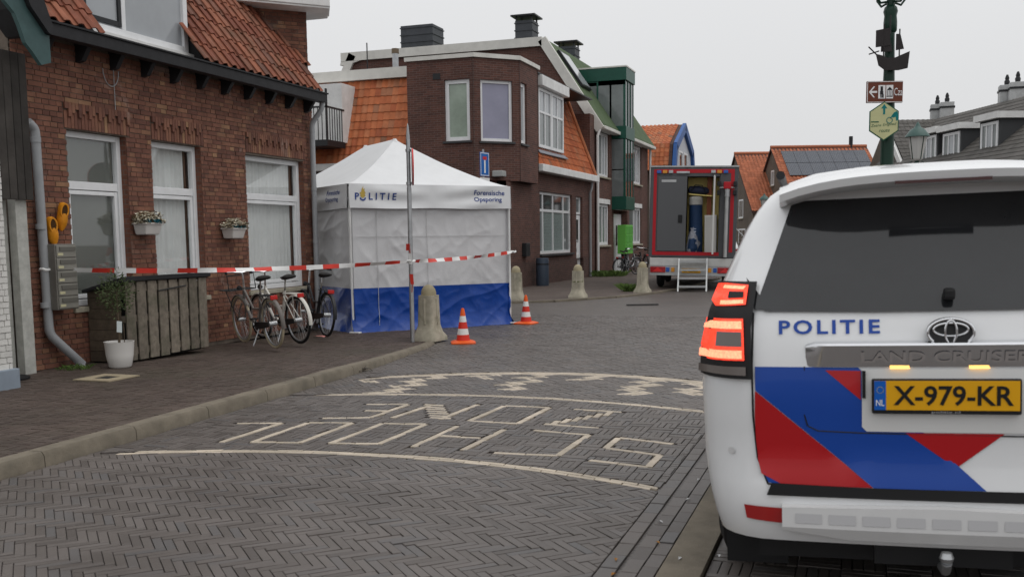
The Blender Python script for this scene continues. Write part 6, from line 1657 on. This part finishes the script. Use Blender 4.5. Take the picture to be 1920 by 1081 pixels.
# ---------------------------------------------------------------- white car parked beyond the truck
wc = thing('parked_car', 'white hatchback parked beyond the truck', 'car', (-6.2, 47.6, 0), (0, 0, R(6)))
wc.scale = (.9, .85, .82)
car_loft(MB()).build('body', mat('car_white2', (.68, .69, .7), .25, coat=1.0), wc, smooth=True, angle=30)
patch([(-.66, 1.27), (.66, 1.27), (.55, 1.69), (-.55, 1.69)], .007).build('rear_window', m_glassc, wc)
for s in (-1, 1):
    corner_patch([(.03, 1.02), (.27, 1.05), (.25, 1.2), (.03, 1.15)], s, .012).build('tail_lamp', m_dimr, wc, smooth=True)
    MB().add([(s * .9, .6, 1.22), (s * .9, 2.9, 1.22), (s * .76, 2.7, 1.6), (s * .76, .75, 1.6)], [(0, 1, 2, 3)]).build('side_window', m_glassc, wc)
    for y in (.95, 3.7):
        c = Vector((s * .82, y, .36)); t_ = MB().tube([c + Vector((0, math.cos(a) * .26, math.sin(a) * .26)) for a in [2 * math.pi * k / 20 for k in range(20)]], .1, 8, closed=True).build('wheel', MATS['rubber'], wc, smooth=True)
        MB().tube([c, c + Vector((.09 * s, 0, 0))], .18, 14).build('rim', MATS['steel'], t_, smooth=True)
# ---------------------------------------------------------------- green lamp post with signs
GPm = mat('post_green', (.008, .035, .022), .35); m_brn = mat('sign_brown', (.13, .035, .018), .45); m_swh = mat('sign_white', (.75, .75, .75), .4)
sp_ = thing('lamp_post', 'dark green lamp post with a black iron ship ornament', 'lamp post', (.28, 13.34, 0), (0, 0, R(19)))
MB().lathe([(.16, 0), (.16, .5), (.11, .6), (.1, .9), (.085, 1.0), (.078, 3.0), (.056, 3.9), (.055, 4.05)], 16).build('post', GPm, sp_, smooth=True, angle=40)
MB().lathe([(.065, 4.0), (.078, 4.02), (.08, 4.12), (.072, 4.2), (.085, 4.25), (.072, 4.3), (.05, 4.32), (.045, 4.45)], 16).build('collar', GPm, sp_, smooth=True, angle=40)
MB().lathe([(.06, 4.45), (.17, 4.47), (.17, 4.52), (.06, 4.54)], 18).build('crown_plate', GPm, sp_, smooth=True, angle=40)
for k in range(4):
    a = math.pi / 2 * k + .4
    MB().tube([(math.cos(a) * r, math.sin(a) * r, z) for r, z in ((.06, 4.36), (.16, 4.34), (.23, 4.42), (.24, 4.52), (.19, 4.6), (.1, 4.62), (.05, 4.7))], .014, 7).build('scroll', GPm, sp_, smooth=True)
MB().lathe([(.04, 4.54), (.05, 4.8), (.2, 4.85), (.24, 5.3), (.26, 5.32), (.05, 5.55), (.001, 5.6)], 16).build('lantern', mat('lantern_glass', (.5, .5, .48), .2), sp_, smooth=True, angle=40)
# ship of dark metal plates
m_ship = mat('ship_iron', (.022, .018, .018), .45, var=.2)
def shp(p): return (p[0] * .68 - .01, 3.53 + (p[1] - 3.42) * .74)
def plate(pts, y, th, nm, m=m_ship):
    if m is m_ship: pts = [shp(p) for p in pts]
    return MB().prism([(x, y, z) for x, z in pts], (0, th, 0)).build(nm, m, sp_)
plate([(-.29, 3.68), (-.2, 3.66), (-.1, 3.62), (.04, 3.62), (.14, 3.66), (.3, 3.72), (.27, 3.45), (.12, 3.42), (-.12, 3.42), (-.24, 3.5)], -.14, .03, 'ship_hull')
plate([(-.3, 4.06), (-.06, 4.1), (-.04, 3.82), (-.3, 3.79)], -.13, .015, 'ship_sail'); plate([(-.2, 3.83), (-.02, 3.86), (.0, 3.72), (-.2, 3.72)], -.12, .015, 'ship_sail'); plate([(.06, 4.0), (.13, 4.0), (.2, 3.76), (.06, 3.74)], -.13, .015, 'ship_sail')
mb = MB()
for a, b in (((-.16, 3.6), (-.16, 4.16)), ((.12, 3.62), (.12, 4.08)), ((-.27, 3.66), (-.43, 3.8)), ((-.42, 3.68), (-.24, 3.73)), ((-.05, 4.0), (-.05, 4.3))): a, b = shp(a), shp(b); mb.tube([(a[0], -.125, a[1]), (b[0], -.125, b[1])], .008, 6)
mb.build('ship_masts', m_ship, sp_, smooth=True)
MB().tube([(-.05, -.12, 3.55), (0, -.06, 3.55)], .02, 6).build('ship_bracket', GPm, sp_)
def sign_thing(nm, label):
    o = thing(nm, label, 'sign', Vector((.28, 13.34, 0)) + Matrix.Rotation(R(19), 3, 'Z') @ Vector((-.05, 0, 0)), (0, 0, R(19))); return o
sg_ = sign_thing('tourist_sign', 'brown tourist direction sign with white arrow on the lamp post')
# brown tourist sign: arrow, two pictograms, the visible letters
def board(name, x0, x1, z0, z1, y, m): return MB().box(x0, x1, y - .03, y, z0, z1).build(name, m, sg_, bevel=.008)
bs = board('sign_board', -.27, .17, 3.14, 3.4, -.12, m_brn)
mb = MB()
for q in ((-.265, .165, 3.145, 3.152), (-.265, .165, 3.388, 3.395), (-.265, -.258, 3.152, 3.388)): mb.box(q[0], q[1], -.153, -.1505, q[2], q[3])
mb.add([(-.245, -.153, 3.27), (-.19, -.153, 3.335), (-.17, -.153, 3.335), (-.215, -.153, 3.282), (-.145, -.153, 3.282), (-.145, -.153, 3.258), (-.215, -.153, 3.258), (-.17, -.153, 3.205), (-.19, -.153, 3.205)], [list(range(9))])
for x in (-.13, -.035): mb.box(x, x + .085, -.153, -.1505, 3.19, 3.35)
mb.build('white_marks', m_swh, bs)
mb = MB()
for q in ((-.105, -.075, 3.28, 3.335), (-.11, -.07, 3.24, 3.28), (-.105, -.09, 3.2, 3.24), (-.085, -.065, 3.2, 3.245)): mb.box(q[0], q[1], -.1545, -.153, q[2], q[3])
mb.add([(-.03, -.1545, 3.29), (.0075, -.1545, 3.33), (.045, -.1545, 3.29)], [(0, 1, 2)])
for x in (-.025, -.003, .018, .036): mb.box(x, x + .007, -.1545, -.153, 3.225, 3.285)
mb.box(-.03, .045, -.1545, -.153, 3.21, 3.222)
mb.build('pictograms', m_blackp, bs)
lettering('lettering', 'Cza', lambda x, z: (.062 + x, -.154, 3.225 + z), m_swh, bs, .09, .1)
MB().tube([(.05, -.12, 3.28), (.05, 0, 3.28)], .03, 8).build('clamp', GPm, sg_)
sg_ = sign_thing('route_sign', 'cream and teal hexagonal cycle route sign on the lamp post')
MB().tube([(.05, -.15, 2.92), (.05, 0, 2.92)], .03, 8).build('clamp', GPm, sg_)
# hexagonal route sign
m_hex = mat('hex_cream', (.5, .5, .27), .5, var=.08); m_teal = mat('hex_teal', (.0, .17, .17), .5); m_dkg = mat('hex_green', (.01, .09, .05), .5)
hexp = lambda k, cz=2.92: [(-.055 + k * .205 * math.sin(a), cz + k * .235 * math.cos(a)) for a in [math.pi / 3 * i for i in range(6)]]
hx = MB().prism([(x, -.16, z) for x, z in hexp(1.0)], (0, .012, 0)).build('sign_board', m_dkg, sg_); MB().add([(x, -.162, z) for x, z in hexp(.94)], [list(range(6))]).build('sign_field', m_hex, hx)
mb = MB(); mb.add([(-.07, -.164, 3.0), (-.045, -.164, 3.0), (-.045, -.164, 3.07), (-.02, -.164, 3.07), (-.058, -.164, 3.125), (-.096, -.164, 3.07), (-.07, -.164, 3.07)], [list(range(7))]); mb.build('arrow', m_teal, hx)
mb = MB(); mb.tube([(.01 + .035 * math.cos(t), -.164, 2.93 + .035 * math.sin(t)) for t in [2 * math.pi * k / 16 for k in range(16)]], .004, 5, closed=True)
mb.add([(.03, -.164, 2.97), (.06, -.164, 3.02), (.1, -.164, 3.04), (.115, -.164, 3.0), (.115, -.164, 2.93), (.09, -.164, 2.92), (.085, -.164, 2.97), (.055, -.164, 2.96)], [list(range(8))]); mb.tube([(.02, -.164, 2.95), (.05, -.164, 3.0), (.1, -.164, 3.03)], .005, 5)
mb.build('cyclist', m_teal, hx)
lettering('lettering', 'Zaans Erfgoed', lambda x, z: (-.215 + x, -.164, 2.84 + z + .08 * x), m_dkg, hx, .04, .31, shear=.2)
lettering('lettering', 'route', lambda x, z: (-.115 + x, -.164, 2.785 + z + .05 * x), m_dkg, hx, .034, .13, shear=.2)
MB().box(-.215, -.12, -.165, -.163, 2.905, 2.917).build('fine_print', m_dkg, hx)
# ---------------------------------------------------------------- lantern posts further down the street
def lantern_post(x, y, z, s, label):
    t = thing('street_lantern', label, 'street lamp', (x, y, z), group='classic street lanterns'); t.scale = (s, s, s)
    MB().lathe([(.14, 0), (.14, .6), (.09, .7), (.06, .9), (.05, 2.9), (.06, 3.0), (.1, 3.05), (.05, 3.1), (.05, 3.2)], 14).build('post', GPm, t, smooth=True, angle=40)
    MB().lathe([(.1, 3.22), (.12, 3.26), (.2, 3.72), (.2, 3.74)], 8).build('glass', mat('lantern_glass', (.5, .5, .48), .2), t)
    MB().lathe([(.27, 3.74), (.26, 3.77), (.16, 3.9), (.08, 3.95), (.05, 4.0), (.03, 4.05), (.001, 4.08)], 16).build('cap', mat('cap_green', (.05, .1, .09), .4), t, smooth=True, angle=40)
    for k in range(4):
        a = math.pi / 2 * k + .7; MB().tube([(math.cos(a) * .12, math.sin(a) * .12, 3.24), (math.cos(a) * .2, math.sin(a) * .2, 3.74)], .01, 5).build('lantern_bar', GPm, t)
    for s_ in (-1, 1): MB().tube([(s_ * .05, 0, 3.0), (s_ * .16, 0, 3.05), (s_ * .17, 0, 3.15), (s_ * .1, 0, 3.2)], .012, 6).build('scroll', GPm, t, smooth=True)
lantern_post(1.16, 24.77, 0, 1.0, 'green and glass street lantern just right of the lamp post with signs')
q = EYE + ray(1433, 372) * (50 / ray(1433, 372).dot(cf_)); lantern_post(q.x, q.y, q.z - 3.5, .92, 'small street lantern in front of the gabled houses')
# bushes and a low hedge at the street's end
def bush(c, r, h, n, label):
    mb = MB()
    for k in range(n):
        d = Vector((rnd.gauss(0, 1), rnd.gauss(0, 1), abs(rnd.gauss(0, 1)))).normalized() * rnd.random() ** .4
        p = Vector((c[0] + d.x * r, c[1] + d.y * r, c[2] + .05 + d.z * h)); a = Vector((rnd.uniform(-1, 1), rnd.uniform(-1, 1), rnd.uniform(-.3, 1))).normalized() * .12; s = a.cross(Vector((rnd.uniform(-1, 1), rnd.uniform(-1, 1), 1))).normalized() * .05
        mb.add([p, p + a * .5 + s, p + a, p + a * .5 - s], [(0, 1, 2, 3)])
    t = thing('shrub', label, 'shrub', c); t_ = mb.build('foliage', mat('dry_shrub', (.1, .085, .045), .8, rv=.4), None, kind='stuff'); t_.parent = t; t_.matrix_parent_inverse = Matrix.Translation(-Vector(c))
    MB().tube([(0, 0, 0), (0, 0, h * .6)], .04, 6).build('stem', MATS['side_wood'], t)
q = EYE + ray(1405, 455) * (60 / ray(1405, 455).dot(cf_)); bush((q.x, q.y, 0), 2.2, 1.5, 900, 'dry brown-green shrubs in front of the gabled houses')
p0_, p1_ = onground(1175, 572), onground(1234, 571)
MB().bar((p0_.x, p0_.y, .01), (p1_.x, p1_.y, .01), .12, .02).build('rubber_strip', MATS['rubber'], None, label='thin black rubber strip lying on the road near the bollards', cat='strip')
# fallen leaves and bits of litter in the gutter
for k, (x, y) in enumerate(((1310, 900), (1290, 937), (1238, 979), (1275, 1048), (1233, 1018), (1155, 1050), (1150, 1078), (1348, 1043))):
    q = onground(x, y); a = rnd.random() * 3
    c_, s_ = math.cos(a) * .022, math.sin(a) * .022
    MB().add([(q.x - c_, q.y - s_, .006), (q.x + s_ * .4, q.y - c_ * .4, .012), (q.x + c_, q.y + s_, .007), (q.x - s_ * .4, q.y + c_ * .4, .014)], [(0, 1, 2, 3)]).build('fallen_leaf' if k in (4, 5, 6) else 'litter_scrap', mat('leaf_yellow', (.35, .16, .03), .7) if k in (4, 5, 6) else mat('litter_white', (.6, .6, .6), .7), None, label='tiny yellow leaf lying in the gutter beside the road edge' if k in (4, 5, 6) else 'tiny white scrap of litter by the concrete band', cat='leaf' if k in (4, 5, 6) else 'litter', group='leaves in the gutter' if k in (4, 5, 6) else 'litter scraps by the concrete band')

p = onground(672, 695, .0)
mb = MB()
for k in range(26):
    a, r = rnd.random() * 6.28, rnd.uniform(0, .12); c = Vector((p.x + math.cos(a) * r * 1.4, p.y + math.sin(a) * r, .01 + rnd.uniform(0, .035))); d = Vector((rnd.uniform(-1, 1), rnd.uniform(-1, 1), rnd.uniform(-.2, .5))).normalized() * .05; s_ = d.cross(Vector((0, 0, 1))).normalized() * .018
    mb.add([c - d, c + s_, c + d, c - s_], [(0, 1, 2, 3)])
mb.build('leaf_clump', mat('wet_leaf', (.03, .022, .016), .6, rv=.4), None, label='dark clump of wet leaves at the kerb before the road pattern', cat='leaves')
for (px, py, lab, cc) in ((600, 633, 'crumpled red and white paper on the pavement behind the bicycles', (.5, .2, .18)), (152, 689, 'white paper scrap lying at the foot of the drainpipe', (.6, .6, .6))):
    p = onground(px, py, .085); g = [[(p.x + (i - 2) * .05, p.y + (j - 1) * .05, .1 + .02 * rnd.random()) for i in range(5)] for j in range(3)]
    MB().sheet(g).build('paper_scrap', mat('paper_' + str(px), cc, .7, var=.4, scale=30), None, label=lab, cat='paper')
